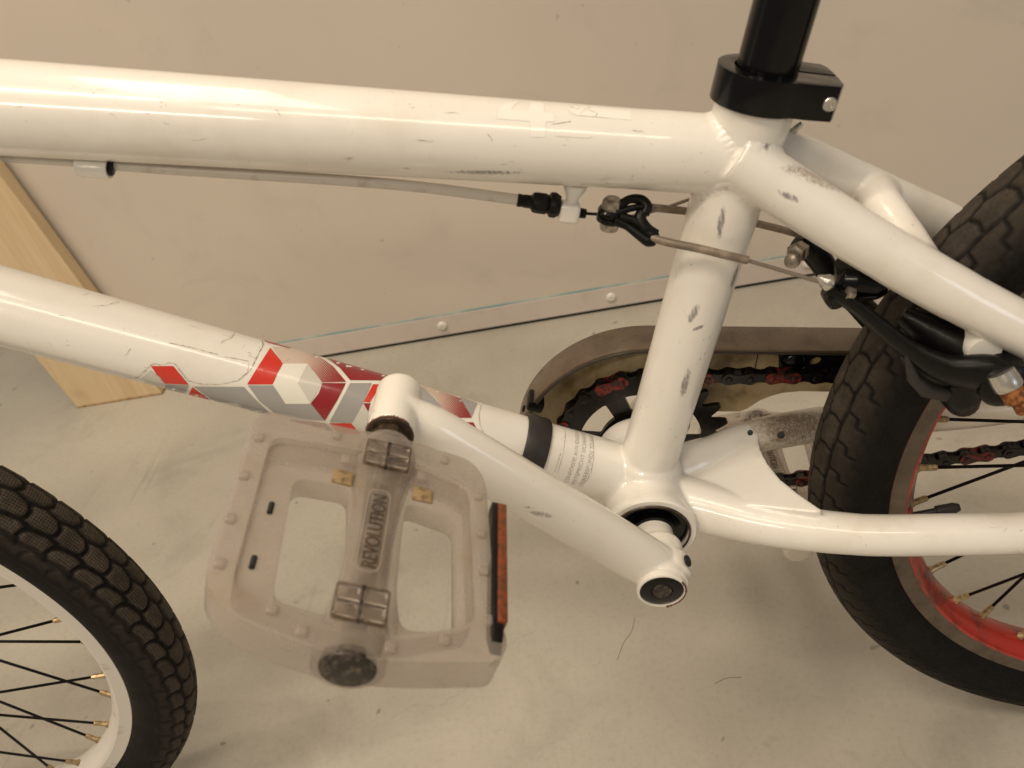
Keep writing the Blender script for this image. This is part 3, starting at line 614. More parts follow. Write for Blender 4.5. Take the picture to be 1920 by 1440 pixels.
# rubber band and warning label on the down tube
def band(T, x0, x1, y, off, mat, name, parent, th=2.0):
    u0_ = T.uv(T.hit(x0, y[0]))[0]; u1_ = T.uv(T.hit(x1, y[1]))[0]; r = T.r(u0_)
    mb = MB(); a = T.A+T.ax*u0_; mb.lathe(a, T.ax, [(0, r+.1), (0, r+th*.7), (1, r+th), (u1_-u0_-1, r+th), (u1_-u0_, r+th*.7), (u1_-u0_, r+.1)], 64)
    mb.f = mb.f[:-2]; return mb.build(name, mat, parent), u0_, u1_
o, ub0, ub1 = band(DT, 989, 1031, (815, 835), 0, M['black_rubber'], 'rubber_band', bike)
o['label'] = 'black rubber band round the down tube'
def text_on(T, s, u, a0, size, mat, name, parent, width):
    cu = bpy.data.curves.new('t', 'FONT'); cu.body = s; cu.size = 1; tmp = bpy.data.objects.new('t', cu); C.objects.link(tmp)
    bpy.context.view_layer.update(); dg = bpy.context.evaluated_depsgraph_get(); me = tmp.evaluated_get(dg).to_mesh()
    co_ = [tuple(v.co) for v in me.vertices]; fs = [tuple(p.vertices) for p in me.polygons]; mx = max(c[0] for c in co_)
    bpy.data.objects.remove(tmp); k = width/mx; r = T.r(u)
    # text advances round the tube, its up points back along the tube
    vs = [T.pt(u-c[1]*size, a0+c[0]*k/r, .24) for c in co_]
    mb = MB(); mb.add(vs, fs); return mb.build(name, mat, parent, smooth=0, recalc=False)
ang = T_ = DT.uv(DT.hit(1062, 905))[1]; ang2 = DT.uv(DT.hit(1095, 808))[1]
sgn = 1 if ((ang2-ang+PI) % (2*PI)-PI) > 0 else -1
u_lines = [DT.uv(DT.hit(x, y))[0] for x, y in ((1079, 850), (1092, 856), (1106, 862))]
def text_wrap(s, u, a0, size, width):
    return text_on(DT, s, u, a0, size, M['ink'], 'warning_text', o_dt, width) if sgn > 0 else None
u1 = u_lines
r_ = DT.r(u1[0]); 
if sgn < 0:
    _pt = DT.pt
for s_, u, wd in (('CONFORME AUX EXIGENCES', u1[0], 40), ('ENTSPRICHT SICHERHEITS', u1[1], 40), ('CORRESPONDS TO SAFETY', u1[2], 40)):
    cu = bpy.data.curves.new('t', 'FONT'); cu.body = s_; cu.size = 1; tmp = bpy.data.objects.new('t', cu); C.objects.link(tmp)
    bpy.context.view_layer.update(); me = tmp.evaluated_get(bpy.context.evaluated_depsgraph_get()).to_mesh()
    co_ = [tuple(v.co) for v in me.vertices]; fs = [tuple(p.vertices) for p in me.polygons]; mx = max(c[0] for c in co_); bpy.data.objects.remove(tmp)
    vs = [DT.pt(u-c[1]*3.3+1.2, ang+sgn*c[0]/mx*wd/r_, .18) for c in co_]; mb = MB(); mb.add(vs, fs); o = mb.build('warning_text', M['ink'], o_dt, smooth=0, recalc=False); o['label'] = 'faded grey line of warning text'
lb = [(1060, 800), (1055, 850), (1042, 892), (1052, 900)]
stroke([(1057, 795), (1060, 815), (1056, 850), (1045, 888)], DT, .35, M['ink'], 'label_border', o_dt, .2)
stroke([(1051, 850), (1040, 885)], DT, .3, M['crack'], 'label_border', o_dt, .2)
stroke([(1108, 812), (1113, 835), (1113, 860), (1108, 885), (1101, 900), (1090, 907), (1078, 904)], DT, .4, M['ink'], 'label_border', o_dt, .2)

def scuffs(T, par, n, a0, a1, u0_, u1_, sd):
    rs = random.Random(sd)
    for k in range(n):
        u = rs.uniform(u0_, u1_); a = rs.uniform(a0, a1); L_ = rs.choice([1.2, 2, 3, 5, 9]); th_ = rs.gauss(0, .5); pts = []
        m_ = 7; w_ = rs.uniform(.10, .26); vs = []; fs = []
        for i in range(m_):
            t = i/(m_-1); u += L_/m_*math.cos(th_); a += L_/m_*math.sin(th_)/T.r(u); th_ += rs.gauss(0, .35); ww = w_*(.3+math.sin(PI*t))*rs.uniform(.6, 1.3)/2
            vs += [T.pt(u, a-ww/T.r(u), .09), T.pt(u, a+ww/T.r(u), .09)]
            if i: fs.append((2*i-2, 2*i-1, 2*i+1, 2*i))
        mb = MB(); mb.add(vs, fs); mb.build('scratch', M['chip' if k % 3 == 0 else 'crack'], par, smooth=0, recalc=False)
M['chip'] = simple('brown_paint_chip', (.13, .075, .045), .7, scale=600, col2=(.30, .20, .13, 1))
aF = TT.uv(TT.hit(640, 240))[1]; aD = DT.uv(DT.hit(300, 650))[1]; aS = ST.uv(ST.hit(1330, 480))[1]
scuffs(TT, o_tt, 34, aF-1.25, aF+1.25, 20, TT.L-20, 3); scuffs(DT, o_dt, 18, aD-1.2, aD+1.2, 20, 120, 5); scuffs(ST, o_st, 22, aS-1.1, aS+1.1, 20, 170, 8)
SS1 = Tube((96, -20, 168), (190, -42, 95), 11.95, 11.45); scuffs(SS1, s1, 22, SS1.uv(SS1.hit(1640, 480))[1]-1.2, SS1.uv(SS1.hit(1640, 480))[1]+1.0, 4, SS1.L-2, 9)
CS1 = Tube((150, -49, -14), (200, -51.5, -18.4), 11.0, 10.9); ac = CS1.uv(CS1.hit(1800, 1000))[1]; scuffs(CS1, s3, 14, ac-1.2, ac+1.2, 2, CS1.L, 11)
# ------------------------------------------------------------------ seat post and clamp
A = STf(200); ax = Vector((.3462, 0, 1)).normalized(); top = at(1458, 60, 0)
mb = MB(); P0 = Vector((72.0, 0, 218)); P1 = Vector((92.1, 0, 280)); dd = (P1-P0).normalized(); mb.sweep([P0, P0+dd*4, P0+dd*260], 12.7, 56); mb.build('seat_post', M['black_gloss'], bike)
ax = dd; c0 = STf(219.5)-ax*2.0
mb = MB()                                # clamp: ring with two ears at the rear and a slot
outer = []; inner = []
Ux = Vector((ax.z, 0, -ax.x)); Uy = Vector((0, 1, 0))
th0 = math.asin(1.1/19.4)
for i in range(49): a = 1.02+(2*PI-2.04)*i/48; outer.append((19.6*math.cos(a), 19.6*math.sin(a)))
ear = [(18, -16.6), (27.5, -15.6), (29.5, -12), (30, -1.0)]
inn = [(12.9*math.cos(a), 12.9*math.sin(a)) for a in [2*PI-.09-(2*PI-.18)*i/40 for i in range(41)]]
ear2 = [(30, 1.0), (29.5, 12), (27.5, 15.6), (18, 16.6)]
poly = outer+ear+inn+ear2
mb.prism(poly, [], c0, Ux, Uy, ax, 0, 14.2); clamp = mb.build('seat_clamp', M['black_gloss'], bike, bevel=1.1, segs=3)
bc = c0+Ux*25+ax*7.1
mb = MB(); mb.lathe(bc+Vector((0, -15.6, 0)), (0, -1, 0), [(0, 2.9), (.5, 2.9), (.9, 2.5), (.9, 1.2), (.4, 1.1), (.4, 0)], 24); o = mb.build('clamp_bolt', M['steel_bright'], clamp)
# loose cable end behind the clamp
mb = MB(); mb.sweep([at(1300, 372, 18), at(1380, 330, 24), at(1440, 290, 22), at(1466, 268, 16), at(1484, 246, 14)], .75, 8); mb.build('cable', M['cable'], bike)
mb = MB(); mb.sweep([at(1478, 252, 14), at(1482, 248, 14), at(1494, 238, 14), at(1503, 230, 14)], [1.2, 2.0, 1.8, 1.3], 12); mb.build('cable_crimp', M['steel_bright'], bike)

# ------------------------------------------------------------------ brake cable run under the top tube
mb = MB(); mb.sweep(cr_([(-440, 0, 308), at(-150, 284, 0), at(0, 293, 0), at(150, 303, 0), at(260, 313, 0), at(420, 324, 0), at(640, 338, 0), at(800, 352, 0), at(975, 375, 0)]), 2.5, 16); mb.build('cable_housing', M['housing'], bike)
mb = MB(); a, b = at(146, 312, -3), at(206, 317, -3); d_ = (b-a); mb.lathe(a, d_, [(0, 2.8), (0, 4.2), (1.5, 4.6), (d_.length-1, 4.6), (d_.length, 4.3), (d_.length, 2.8)], 24); o = mb.build('cable_guide', M['p_top'], bike)
mb = MB(); a, b = at(200, 315, -3), at(214, 317, -3); mb.lathe(a, b-a, [(0, 3.0), (.5, 3.7), (2.6, 3.3), (3, 2.6)], 20); mb.build('cable_ferrule', M['black_gloss'], bike)
a = at(970, 375, 0); b = at(1050, 386, 0); d_ = b-a; L = d_.length
mb = MB(); mb.lathe(a, d_, [(0, 2.5), (0, 3.0), (1.6, 3.1), (1.8, 2.9), (3, 2.9), (3.2, 3.1), (6, 3.1), (6.6, 3.6), (7.2, 4.6), (9, 4.9), (13, 4.9), (14, 4.3), (14.4, 4.6), (15.2, 5.8), (17.4, 6.0), (18.2, 5.6), (L, 4.6)], 10); mb.build('barrel_adjuster', M['black_matt'], bike, smooth=30)
mb = MB(); c_ = at(1067, 397, 0); dn = d_.normalized(); up_ = Vector((0, 1, 0)).cross(dn).normalized(); mb.box(c_, 9.8, 9, 9.2, dn, Vector((0, 1, 0)), up_); mb.build('cable_stop', M['p_top'], bike, bevel=2.0, segs=3)
mb = MB(); mb.sweep([at(1079, 345, 0), at(1077, 358, 0), at(1073, 372, 0), at(1072, 384, 0)], [6.2, 4.6, 2.8, 2.9], 20, flat=.6, up=(1, 0, .2)); mb.build('stop_tab', M['p_top'], bike, smooth=60)
mb = MB(); a = at(1087, 399, 0); b = at(1099, 401, 0); mb.lathe(a, b-a, [(0, 2.2), (.4, 2.5), (.9, 2.1), (1.4, 2.5), (1.9, 2.1), (2.4, 2.4), (3, 2)], 14); mb.build('adjuster_thread', M['black_matt'], bike)
mb = MB(); mb.sweep([at(1095, 400, 0), at(1125, 402, 0), at(1150, 402, 0)], .75, 8); mb.build('cable', M['black_matt'], bike)
# straddle hanger
hg = MB(); a = at(1150, 374, -3); b = at(1142, 426, -3); n_ = (b-a).normalized()
mb = MB(); mb.lathe(a, b-a, [(-.6, 0), (-.6, 3.6), (0, 4.6), (4.2, 5.2), (4.4, 5.2)], 6); mb.lathe(a+n_*11.2, n_, [(0, 4.8), (3.6, 4.2), (4, 3.0), (4, 0)], 20); o = mb.build('hanger_bolt', M['steel'], bike, smooth=25)
mb = MB(); mb.lathe(a+n_*4.4, n_, [(0, 5.9), (.7, 6.4), (2, 6.4), (2.6, 5.9)], 28); mb.lathe(a+n_*7.4, n_, [(0, 5.9), (.4, 6.6), (2.6, 6.6), (3.2, 5.6)], 28); mb.build('hanger_washer', M['black_gloss'], bike)
mb = MB(); mb.lathe(a+n_*6.9, n_, [(0, 5.4), (.6, 5.4)], 28); mb.build('hanger_shim', M['brass'], bike)
mb = MB()
for pts, rr in (([(1158, 388), (1180, 374), (1202, 375), (1213, 388), (1208, 402)], [2.1, 2.0, 2.4, 2.6, 2.2]), ([(1155, 400), (1178, 392), (1200, 388), (1212, 388)], [2.0, 1.6, 1.5, 1.6]),
                ([(1152, 414), (1175, 424), (1195, 438), (1215, 452), (1228, 452)], [2.2, 1.8, 2.2, 2.6, 2.0]), ([(1162, 406), (1190, 414), (1203, 424), (1222, 440), (1234, 438)], [2.2, 2.0, 2.4, 2.8, 2.0]), ([(1204, 398), (1200, 412), (1212, 430), (1232, 440)], [2.6, 3.0, 3.0, 2.2])):
    mb.sweep(cr_([at(x, y, -4-(y-380)*.14) for x, y in pts], 6), list(np.interp(np.linspace(0, 1, (len(pts)-1)*6+1), np.linspace(0, 1, len(rr)), rr)), 12)
mb.build('straddle_hanger', M['black_matt'], bike, smooth=60)
def cable(pts, r, mat, name='straddle_cable', n=10, seg=12): mb = MB(); mb.sweep(cr_(pts, n), r, seg); return mb.build(name, mat, bike)
cable([at(1222, 446, -14), at(1260, 456, -18), at(1310, 466, -21), at(1360, 478, -23), at(1402, 488, -23)], 1.9, M['sleeve'], 'cable_sleeve')
cable([at(1400, 488, -23), at(1460, 505, -24), at(1545, 531, -24)], .85, M['cable'])
for k in range(2):                       # twisted strands
    P0_ = at(1400, 488, -23); P1_ = at(1545, 531, -24); dv = (P1_-P0_); dn_ = dv.normalized(); s_ = dn_.cross(Vector((0, 0, 1))).normalized(); t_ = dn_.cross(s_)
    mb = MB(); mb.sweep([P0_+dv*(i/140)+(s_*math.cos(i*.55+k*PI)+t_*math.sin(i*.55+k*PI))*.7 for i in range(141)], .38, 6); mb.build('cable_strand', M['cable'], bike)
cable([at(1208, 388, 0), at(1250, 392, 10), at(1310, 399, 20), at(1380, 411, 24), at(1440, 424, 26), at(1500, 440, 28), at(1522, 452, 28)], 1.9, M['sleeve'], 'cable_sleeve')
cable([at(1160, 412, -3), at(1190, 404, 2), at(1240, 392, 10), at(1300, 371, 18)], .8, M['cable'])

# ------------------------------------------------------------------ cantilever brake
def blob(name, pts, rad, mat, Ys, seg=16, flat=None, up=None, n=8, par=None):
    P = cr_([at(x, y, Y_) for (x, y), Y_ in zip(pts, Ys)], n); rr = list(np.interp(np.linspace(0, 1, len(P)), np.linspace(0, 1, len(rad)), rad)); mb = MB(); mb.sweep(P, rr, seg, flat=flat, up=up); return mb.build(name, mat, par or bike, smooth=60)
arm = blob('brake_arm', [(1548, 545), (1600, 572), (1650, 612), (1705, 655), (1770, 690), (1840, 700), (1900, 715)], [3.2, 4.6, 5.2, 6.0, 9.0, 12.5, 11.0], M['black_matt'], [-22, -25, -30, -36, -42, -46, -48], flat=.62, up=(0, -.5, 1))
mb = MB(); mb.lathe(at(1862, 690, -40), (0, -1, 0), [(0, 11.5), (14, 11.5), (16, 9.5), (17, 6)], 32); mb.build('pivot_boss', M['black_matt'], bike)
blob('brake_arm_web', [(1690, 590), (1740, 620), (1800, 655), (1860, 690)], [4, 8, 10, 11], M['black_matt'], [-20, -26, -34, -40], flat=.8)
mb = MB(); p0 = at(1745, 690, -20); mb.sweep([at(1705, 668, -34), at(1725, 680, -30), at(1755, 700, -24), at(1790, 712, -20)], [6, 11.5, 13.5, 12], 28, flat=.55, up=(0, -1, .3)); mb.build('brake_pad', M['black_rubber'], bike, smooth=60)
mb = MB(); mb.sweep([at(1700, 665, -38), at(1712, 708, -38), at(1735, 730, -38), at(1772, 738, -38), at(1800, 730, -38), at(1770, 705, -36), at(1735, 690, -36)], [1, 3, 4, 4, 3, 4, 3], 16); mb.build('brake_pad_nose', M['black_rubber'], bike, smooth=60)
blob('brake_pad_holder', [(1800, 700), (1802, 740), (1808, 762)], [10, 9.5, 6.5], M['black_matt'], [-34, -33, -32])
# rusty pivot bolt with washer
a = at(1884, 712, -56); b = at(1910, 756, -62); dv = b-a
mb = MB(); mb.lathe(a, dv, [(-4, 5.8), (0, 6.2), (3.4, 6.2), (4.4, 5.6), (4.6, 3)], 32); o = mb.build('pivot_washer', M['steel_bright'], bike)
mb = MB(); mb.lathe(a+dv.normalized()*4.4, dv, [(0, 5.0), (6, 5.0), (7, 4.2), (7.4, 3), (12, 3), (13, 2)], 24); o = mb.build('pivot_bolt', M['rust_steel'], bike); o['label'] = 'rusty orange brake pivot bolt'
# pivot stub painted white beneath the stay
mb = MB(); mb.lathe(at(1822, 628, -30), (0, -1, 0), [(0, 8), (10, 8.2), (14, 7.4)], 28); mb.build('brake_pivot_stub', M['p_stay'], bike)
mb = MB(); a = at(1556, 524, -23); b = at(1535, 520, -24); mb.lathe(at(1534, 520, -24), at(1562, 535, -24)-at(1534, 520, -24), [(0, 1.2), (.6, 1.5), (3.4, 2.9), (4.4, 3.6), (6.2, 3.8), (7.4, 3.1), (7.8, 0)], 24); o = mb.build('cable_end_nipple', M['steel_bright'], bike)
mb = MB(); mb.lathe(at(1556, 545, -16), (.2, -1, -.1), [(0, 4.6), (5, 5.2), (8, 5.2), (9, 4)], 24); mb.build('cable_anchor', M['black_gloss'], bike)
mb = MB(); mb.lathe(at(1586, 548, -24), (1, 0, -.6), [(0, 3.2), (3.6, 3.2), (4, 2.4)], 6); mb.build('anchor_nut', M['steel'], bike)
# far arm seen past the near stay
arm2 = blob('brake_arm', [(1498, 450), (1530, 478), (1560, 520), (1600, 560), (1680, 640), (1760, 700)], [6.0, 6.4, 6.0, 6.5, 8, 10], M['black_matt'], [28, 28, 30, 34, 42, 48], flat=.75)
blob('brake_arm_web', [(1604, 480), (1615, 505), (1622, 530), (1628, 545)], [10, 12, 11, 6], M['black_matt'], [-12, -12, -12, -12], flat=.7)
blob('brake_pad_holder', [(1572, 520), (1595, 526), (1640, 530), (1660, 526)], [5.5, 9, 8.5, 5], M['black_gloss'], [-16, -16, -16, -16], flat=.9)
mb = MB(); a = at(1502, 468, 20); b = at(1484, 482, 8); mb.lathe(a, b-a, [(0, 4.6), (5, 5.2), (8, 5.2), (9.6, 4.2), (10, 2.8)], 6); mb.lathe(at(1486, 488, 10), at(1482, 494, 4)-at(1486, 488, 10), [(0, 4), (3, 3.6), (3.6, 2.4)], 16); mb.build('arm_clamp_bolt', M['steel'], bike)

# ------------------------------------------------------------------ cranks
def crank(A, B, s, mat, rr=14.6):
    """A pedal end, B spindle end (x, z); s = -1 near side, 1 far side"""
    A = Vector((A[0], s*62, A[1])); B = Vector((B[0], s*62, B[1])); d = (B-A).normalized(); L = (B-A).length; mb = MB()
    n = 30; pts = []; rad = []
    for i in range(n+1): t = i/n; pts.append(A+d*((L+3)*t)); rad.append(rr*(1-.22*math.exp(-(t*14)**2)-.12*math.exp(-((1-t)*16)**2)))
    upv = Vector((0, 1, 0)).cross(d); mb.sweep(pts, rad, 40, flat=.74, up=upv)
    mb.lathe(A+Vector((0, s*-18, 0)), (0, s, 0), [(0, 8.5), (1, 10.2), (3, 10.9), (30, 10.9), (33.4, 10.8)], 48)
    mb.lathe(B+Vector((0, s*-17, 0)), (0, s, 0), [(0, 10.6), (0, 12.6), (2, 13.4), (22, 13.6), (27.4, 13.2)], 48)
    mb.sweep([B+d*0, B+d*4+Vector((9, 0, 6)), B+d*2+Vector((13.5, 0, 6))], [12, 9.5, 6.0], 28)
    return fuse(mb.build('crank_arm', mat, bike, smooth=60))
near = crank((-106, 131), (1, 0), -1, M['p_crank'])
mb = MB(); pass
mb = MB(); mb.lathe((-106, -77.2, 131), (0, -1, 0), [(0, 10.4), (.9, 10.4), (1.2, 10.0), (1.2, 7), (.9, 6.6), (.9, 0)], 40); o = mb.build('boss_face', M['oily_steel'], near); o['label'] = 'bare rusty brown end face of the pedal boss'
mb = MB()                                # flaked paint rim: ragged ring
pts = [Vector((-106+10.7*math.cos(a), -77.5, 131+10.7*math.sin(a))) for a in np.linspace(.4, 2.8, 40)]
mb.sweep(pts, [.35+.7*abs(math.sin(i*1.7))*random.random() for i in range(40)], 6); mb.build('rust_flake', M['rusty_rim_edge'], near)
mb = MB(); mb.lathe((0, -70, 0), (0, -1, 0), [(0, 12.5), (4.2, 13.0), (5.6, 12.8), (6, 12.3), (6, 11.5), (4.5, 11.4), (4.5, 0)], 56); mb.build('spindle_boss', M['p_crank'], near)
mb = MB(); mb.lathe((0, -74.6, 0), (0, -1, 0), [(0, 11.2), (.6, 11.2), (1.0, 10.6), (1.0, 5.6), (.4, 5.3), (.4, 0)], 40); sb = mb.build('spindle_bolt', M['black_gloss'], near)
mb = MB(); mb.lathe((0, -75.2, 0), (0, -1, 0), [(0, 5.2), (.9, 4.9), (1.0, 3.4)], 32); mb.lathe((0, -75.2, 0), (0, -1, 0), [(0, 3.3), (.15, 3.3)], 6); mb.build('hex_socket', M['cap'], near)
mb = MB(); pts = [Vector((12.4*math.cos(a), -76, 12.4*math.sin(a))) for a in np.linspace(-1.5, .5, 36)]; mb.sweep(pts, [.3+.6*abs(math.sin(i*1.9))*random.random() for i in range(36)], 6); mb.build('rust_flake', M['rusty_rim_edge'], near)
# pinch clamp lug of the crank with its bolt hole
mb = MB(); pass
mb = MB(); mb.lathe(at(1288, 1052, -66), (1, -.2, .5), [(0, 3.1), (.8, 3.1)], 20); mb.build('lug_hole', M['gap'], near)
mb = MB(); mb.lathe((0, -33, 0), (0, -1, 0), [(0, 10.8), (6, 10.8), (11, 11.4), (13, 11.4)], 40); mb.build('spindle_spacer', M['p_crank'], bike)
mb = MB(); mb.lathe((0, -32.4, 0), (0, -1, 0), [(0, 12.6), (3.2, 12.6), (3.6, 11)], 40); mb.build('spindle_seal', M['black_gloss'], bike)
mb = MB(); mb.lathe((0, -30, 0), (0, 1, 0), [(0, 9.5), (100, 9.5)], 28); mb.build('spindle', M['steel'], bike)
far = crank((98, -128), (0, 0), 1, M['p_dirty'], 13.5)
mb = MB(); mb.lathe((98, 50, -128), (0, 1, 0), [(-4, 0), (-4, 7), (0, 7.6), (1, 8)], 36); mb.build('boss_face', M['gap'], far)
mb = MB(); mb.lathe((0, 48, 0), (0, 1, 0), [(0, 13.8), (30, 13.8), (31, 12)], 40); mb.build('spindle_boss', M['p_crank'], far)

# ------------------------------------------------------------------ pedals
def rrect(pts, r, n=5):                 # polygon with rounded corners
    out = []; N = len(pts)
    for i in range(N):
        p = Vector(pts[i]).to_2d(); a = Vector(pts[i-1]).to_2d(); b = Vector(pts[(i+1) % N]).to_2d(); rr = r[i] if hasattr(r, '__len__') else r
        da = (a-p); db = (b-p); rr = min(rr, da.length*.45, db.length*.45); s_ = p+da.normalized()*rr; e_ = p+db.normalized()*rr
        for k in range(n+1): t = k/n; q = s_*(1-t)**2+p*2*t*(1-t)+e_*t*t; out.append((q.x, q.y))
    return out
def pedal(O, tilt, s, label, skew=0.):
    """O axle root, platform runs away from the bike along s*Y"""
    a = math.radians(tilt); Ua = Vector((math.cos(a), 0, -math.sin(a))); Na = Vector((math.sin(a), 0, math.cos(a))); Ya = Vector((skew*s*-1, s, 0)).normalized(); O = Vector(O)
    pd = empty('pedal', O, bike); pd['label'] = label
    out = rrect([(-56, 8), (-52, 1), (-12, 0), (0, -2), (12, 0), (36, 3), (42.5, 14), (47.5, 80), (52.5, 90), (50, 99), (18, 106), (-8, 108), (-40, 101), (-52, 90)], [8, 10, 8, 6, 8, 14, 12, 10, 6, 10, 30, 30, 12, 12])
    hl = rrect([(-34, 32), (-12, 31), (-9, 50), (-8, 78), (-9, 92), (-29, 90)], [6, 5, 30, 20, 5, 5]); hr = rrect([(11, 32), (32, 36), (35, 89), (15, 92), (12, 78), (11, 52)], [5, 5, 5, 5, 20, 30])
    inset = rrect([(-47, 15), (-12, 12), (12, 12), (36, 18), (41, 86), (14, 97), (-8, 98), (-43, 90)], 7)
    mb = MB(); mb.prism(out, [inset], O, Ua, Ya, Na, -8, 8.2); fr = mb.build('frame', M['pedal'], pd, bevel=2.4, segs=3, smooth=50)
    mb = MB(); mb.prism(rrect([(-47.2, 14.8), (-12, 11.8), (12, 11.8), (36.2, 17.8), (41.2, 86.2), (14, 97.2), (-8, 98.2), (-43.2, 90.2)], 7), [hl, hr], O, Ua, Ya, Na, -5.2, 5.0); mb.build('web', M['pedal'], pd, bevel=1.2, smooth=50)
    mb = MB(); mb.sweep([O+Ya*d for d in (-2, 2, 8, 20, 34, 54, 74, 90, 100, 106.5)], [10.5, 12.4, 13, 12, 9.8, 8.6, 9.2, 11.4, 12.8, 12.4], 32); mb.build('barrel', M['pedal_clear'], pd, smooth=60)
    mb = MB(); mb.sweep([O+Ya*d for d in (-7, 12, 40, 70, 96, 104)], [7.4, 6.8, 5.2, 4.6, 4.2, 3.6], 20); mb.build('axle', M['oily_axle'], pd)
    mb = MB(); mb.lathe(O+Ya*-9, Ya, [(0, 8.4), (7, 8.4), (7.4, 7)], 8); mb.build('axle_flats', M['oily_steel'], pd)
    mb = MB(); mb.lathe(O+Ya*106.8, Ya, [(-3, 9.2), (0, 9.6), (.9, 9.2), (1.5, 7.4), (1.7, 0)], 40); o = mb.build('end_cap', M['cap'], pd); o['label'] = 'dark worn oval end cap of the pedal axle'
    # moulded grip studs on both long and cross edges
    for su, sy in ((-51, 18), (-51.3, 40), (-50.5, 62), (-48.5, 82), (39.3, 24), (41, 44), (42.6, 62), (45.5, 84), (-22, 7), (24, 7), (-28, 96), (30, 95), (-16, 20), (15, 20), (-17, 102), (12, 102)):
        mb = MB(); mb.box(O+Ua*su+Ya*sy+Na*8.6, 3.6, 4.4, 2.6, Ua, Ya, Na); mb.build('grip_stud', M['pedal'], pd, bevel=.8)
    # clear windows moulded over the axle at both ends
    for sy in (16, 90):
        for du in (-4.6, 4.6):
            for dy in (-3.2, 3.6):
                mb = MB(); mb.box(O+Ua*du+Ya*(sy+dy)+Na*12.6, 8.2, 5.8, 2.2, Ua, Ya, Na); mb.build('clear_pane', M['clear'], pd, bevel=.6)
        mb = MB(); mb.box(O+Ya*sy+Na*12.2, 1.2, 15, 1.6, Ua, Ya, Na); mb.build('pane_divider', M['cap'], pd)
        mb = MB(); mb.box(O+Ya*(sy+.2)+Na*12.0, 16, 1.0, 1.5, Ua, Ya, Na); mb.build('pane_divider', M['oily_clear'], pd)
        mb = MB(); mb.prism(rrect([(-9.4, sy-7), (9.4, sy-7), (9.4, sy+7.4), (-9.4, sy+7.4)], 1.5), [rrect([(-8.7, sy-6.3), (8.7, sy-6.3), (8.7, sy+6.7), (-8.7, sy+6.7)], 1.2)], O, Ua, Ya, Na, 11.6, 13.2); mb.build('pane_rim', M['oily_clear'], pd)
    mb = MB(); mb.prism(rrect([(-4.6, 33), (4.6, 33), (4.6, 74), (-4.6, 74)], 4), [rrect([(-4.0, 33.8), (4.0, 33.8), (4.0, 73.2), (-4.0, 73.2)], 3.6)], O, Ua, Ya, Na, 8.0, 9.6); mb.build('name_plate_rim', M['pedal'], pd)
    cu = bpy.data.curves.new('t', 'FONT'); cu.body = 'REVOLUTION'; cu.size = 1; cu.extrude = .12; tmp = bpy.data.objects.new('t', cu); C.objects.link(tmp); bpy.context.view_layer.update()
    me = tmp.evaluated_get(bpy.context.evaluated_depsgraph_get()).to_mesh(); co_ = [tuple(v.co) for v in me.vertices]; fs = [tuple(p.vertices) for p in me.polygons]; mx = max(c[0] for c in co_); bpy.data.objects.remove(tmp)
    mb = MB(); mb.add([O+Ua*(3.0-c[1]*8.0)+Ya*(72-c[0]/mx*36)+Na*(9.2+c[2]*3) for c in co_], fs) if s < 0 else mb.add([O+Ua*(-3.0+c[1]*8.0)+Ya*(72-c[0]/mx*36)+Na*(9.2+c[2]*3) for c in co_], fs)
    mb.build('raised_lettering', M['oily_clear'], pd, smooth=0, recalc=False)
    for q in ((-15.5, 27), (17, 27)):
        mb = MB(); mb.box(O+Ua*q[0]+Ya*q[1]+Na*5.4, 8.5, 7.5, 1.6, Ua, Ya, Na); mb.build('dirt_pocket', M['dirt'], pd, bevel=1.0)
    for q in (48, 74):
        mb = MB(); mb.sweep([O+Ua*-38.8+Ya*q+Na*5.4, O+Ua*-38.6+Ya*(q+5)+Na*5.4], [1.1, 1.1], 12); mb.build('slot', M['gap'], pd)
    # reflector strip along the trailing edge
    e0, e1 = 25, 96
    base = O+Ua*47+Na*-6
    mb = MB(); mb.prism([(e0, -3.4), (e0+3, -5.0), (e1-9, -5.0), (e1, 0), (e1-9, 3.6), (e0+3, 3.6), (e0, 2)], [], O+Ua*44.9+Na*6.5, Ya+Ua*.012, Na, Ua, 0, 4.4); o = mb.build('reflector_holder', M['black_matt'], pd, bevel=.6)
    mb = MB(); mb.prism([(e0+3, -2.4), (e1-11, -2.4), (e1-11, 4.4), (e0+3, 4.4)], [], O+Ua*46.8+Na*7.1, Ya+Ua*.012, Na, Ua, 0, 3.6); o = mb.build('reflector', M['orange'], pd, bevel=.5); o['label'] = 'grimy orange reflector strip on the pedal edge'
    return pd
def t_oc():
    t = NT('oily_clear_plastic'); b = t.b; b.inputs['Base Color'].default_value = (.10, .075, .055, 1); b.inputs['Roughness'].default_value = .15
    tr = t.new('ShaderNodeBsdfTransparent'); tr.inputs[0].default_value = (.8, .75, .7, 1); mx = t.new('ShaderNodeMixShader'); mx.inputs[0].default_value = .82
    t.l.new(b.outputs[0], mx.inputs[1]); t.l.new(tr.outputs[0], mx.inputs[2]); t.l.new(mx.outputs[0], t.out.inputs[0]); return t.m
M['oily_clear'] = t_oc(); M['dirt'] = simple('yellow_grime', (.30, .21, .10), .6, scale=300, col2=(.12, .08, .04, 1))
pn = pedal((-106, -88, 131), 28, -1, 'near pedal of milky clear plastic with an orange reflector', skew=.03)
pf = pedal((98, 86, -128), 10, 1, 'far pedal of clear plastic half hidden behind the sprocket')

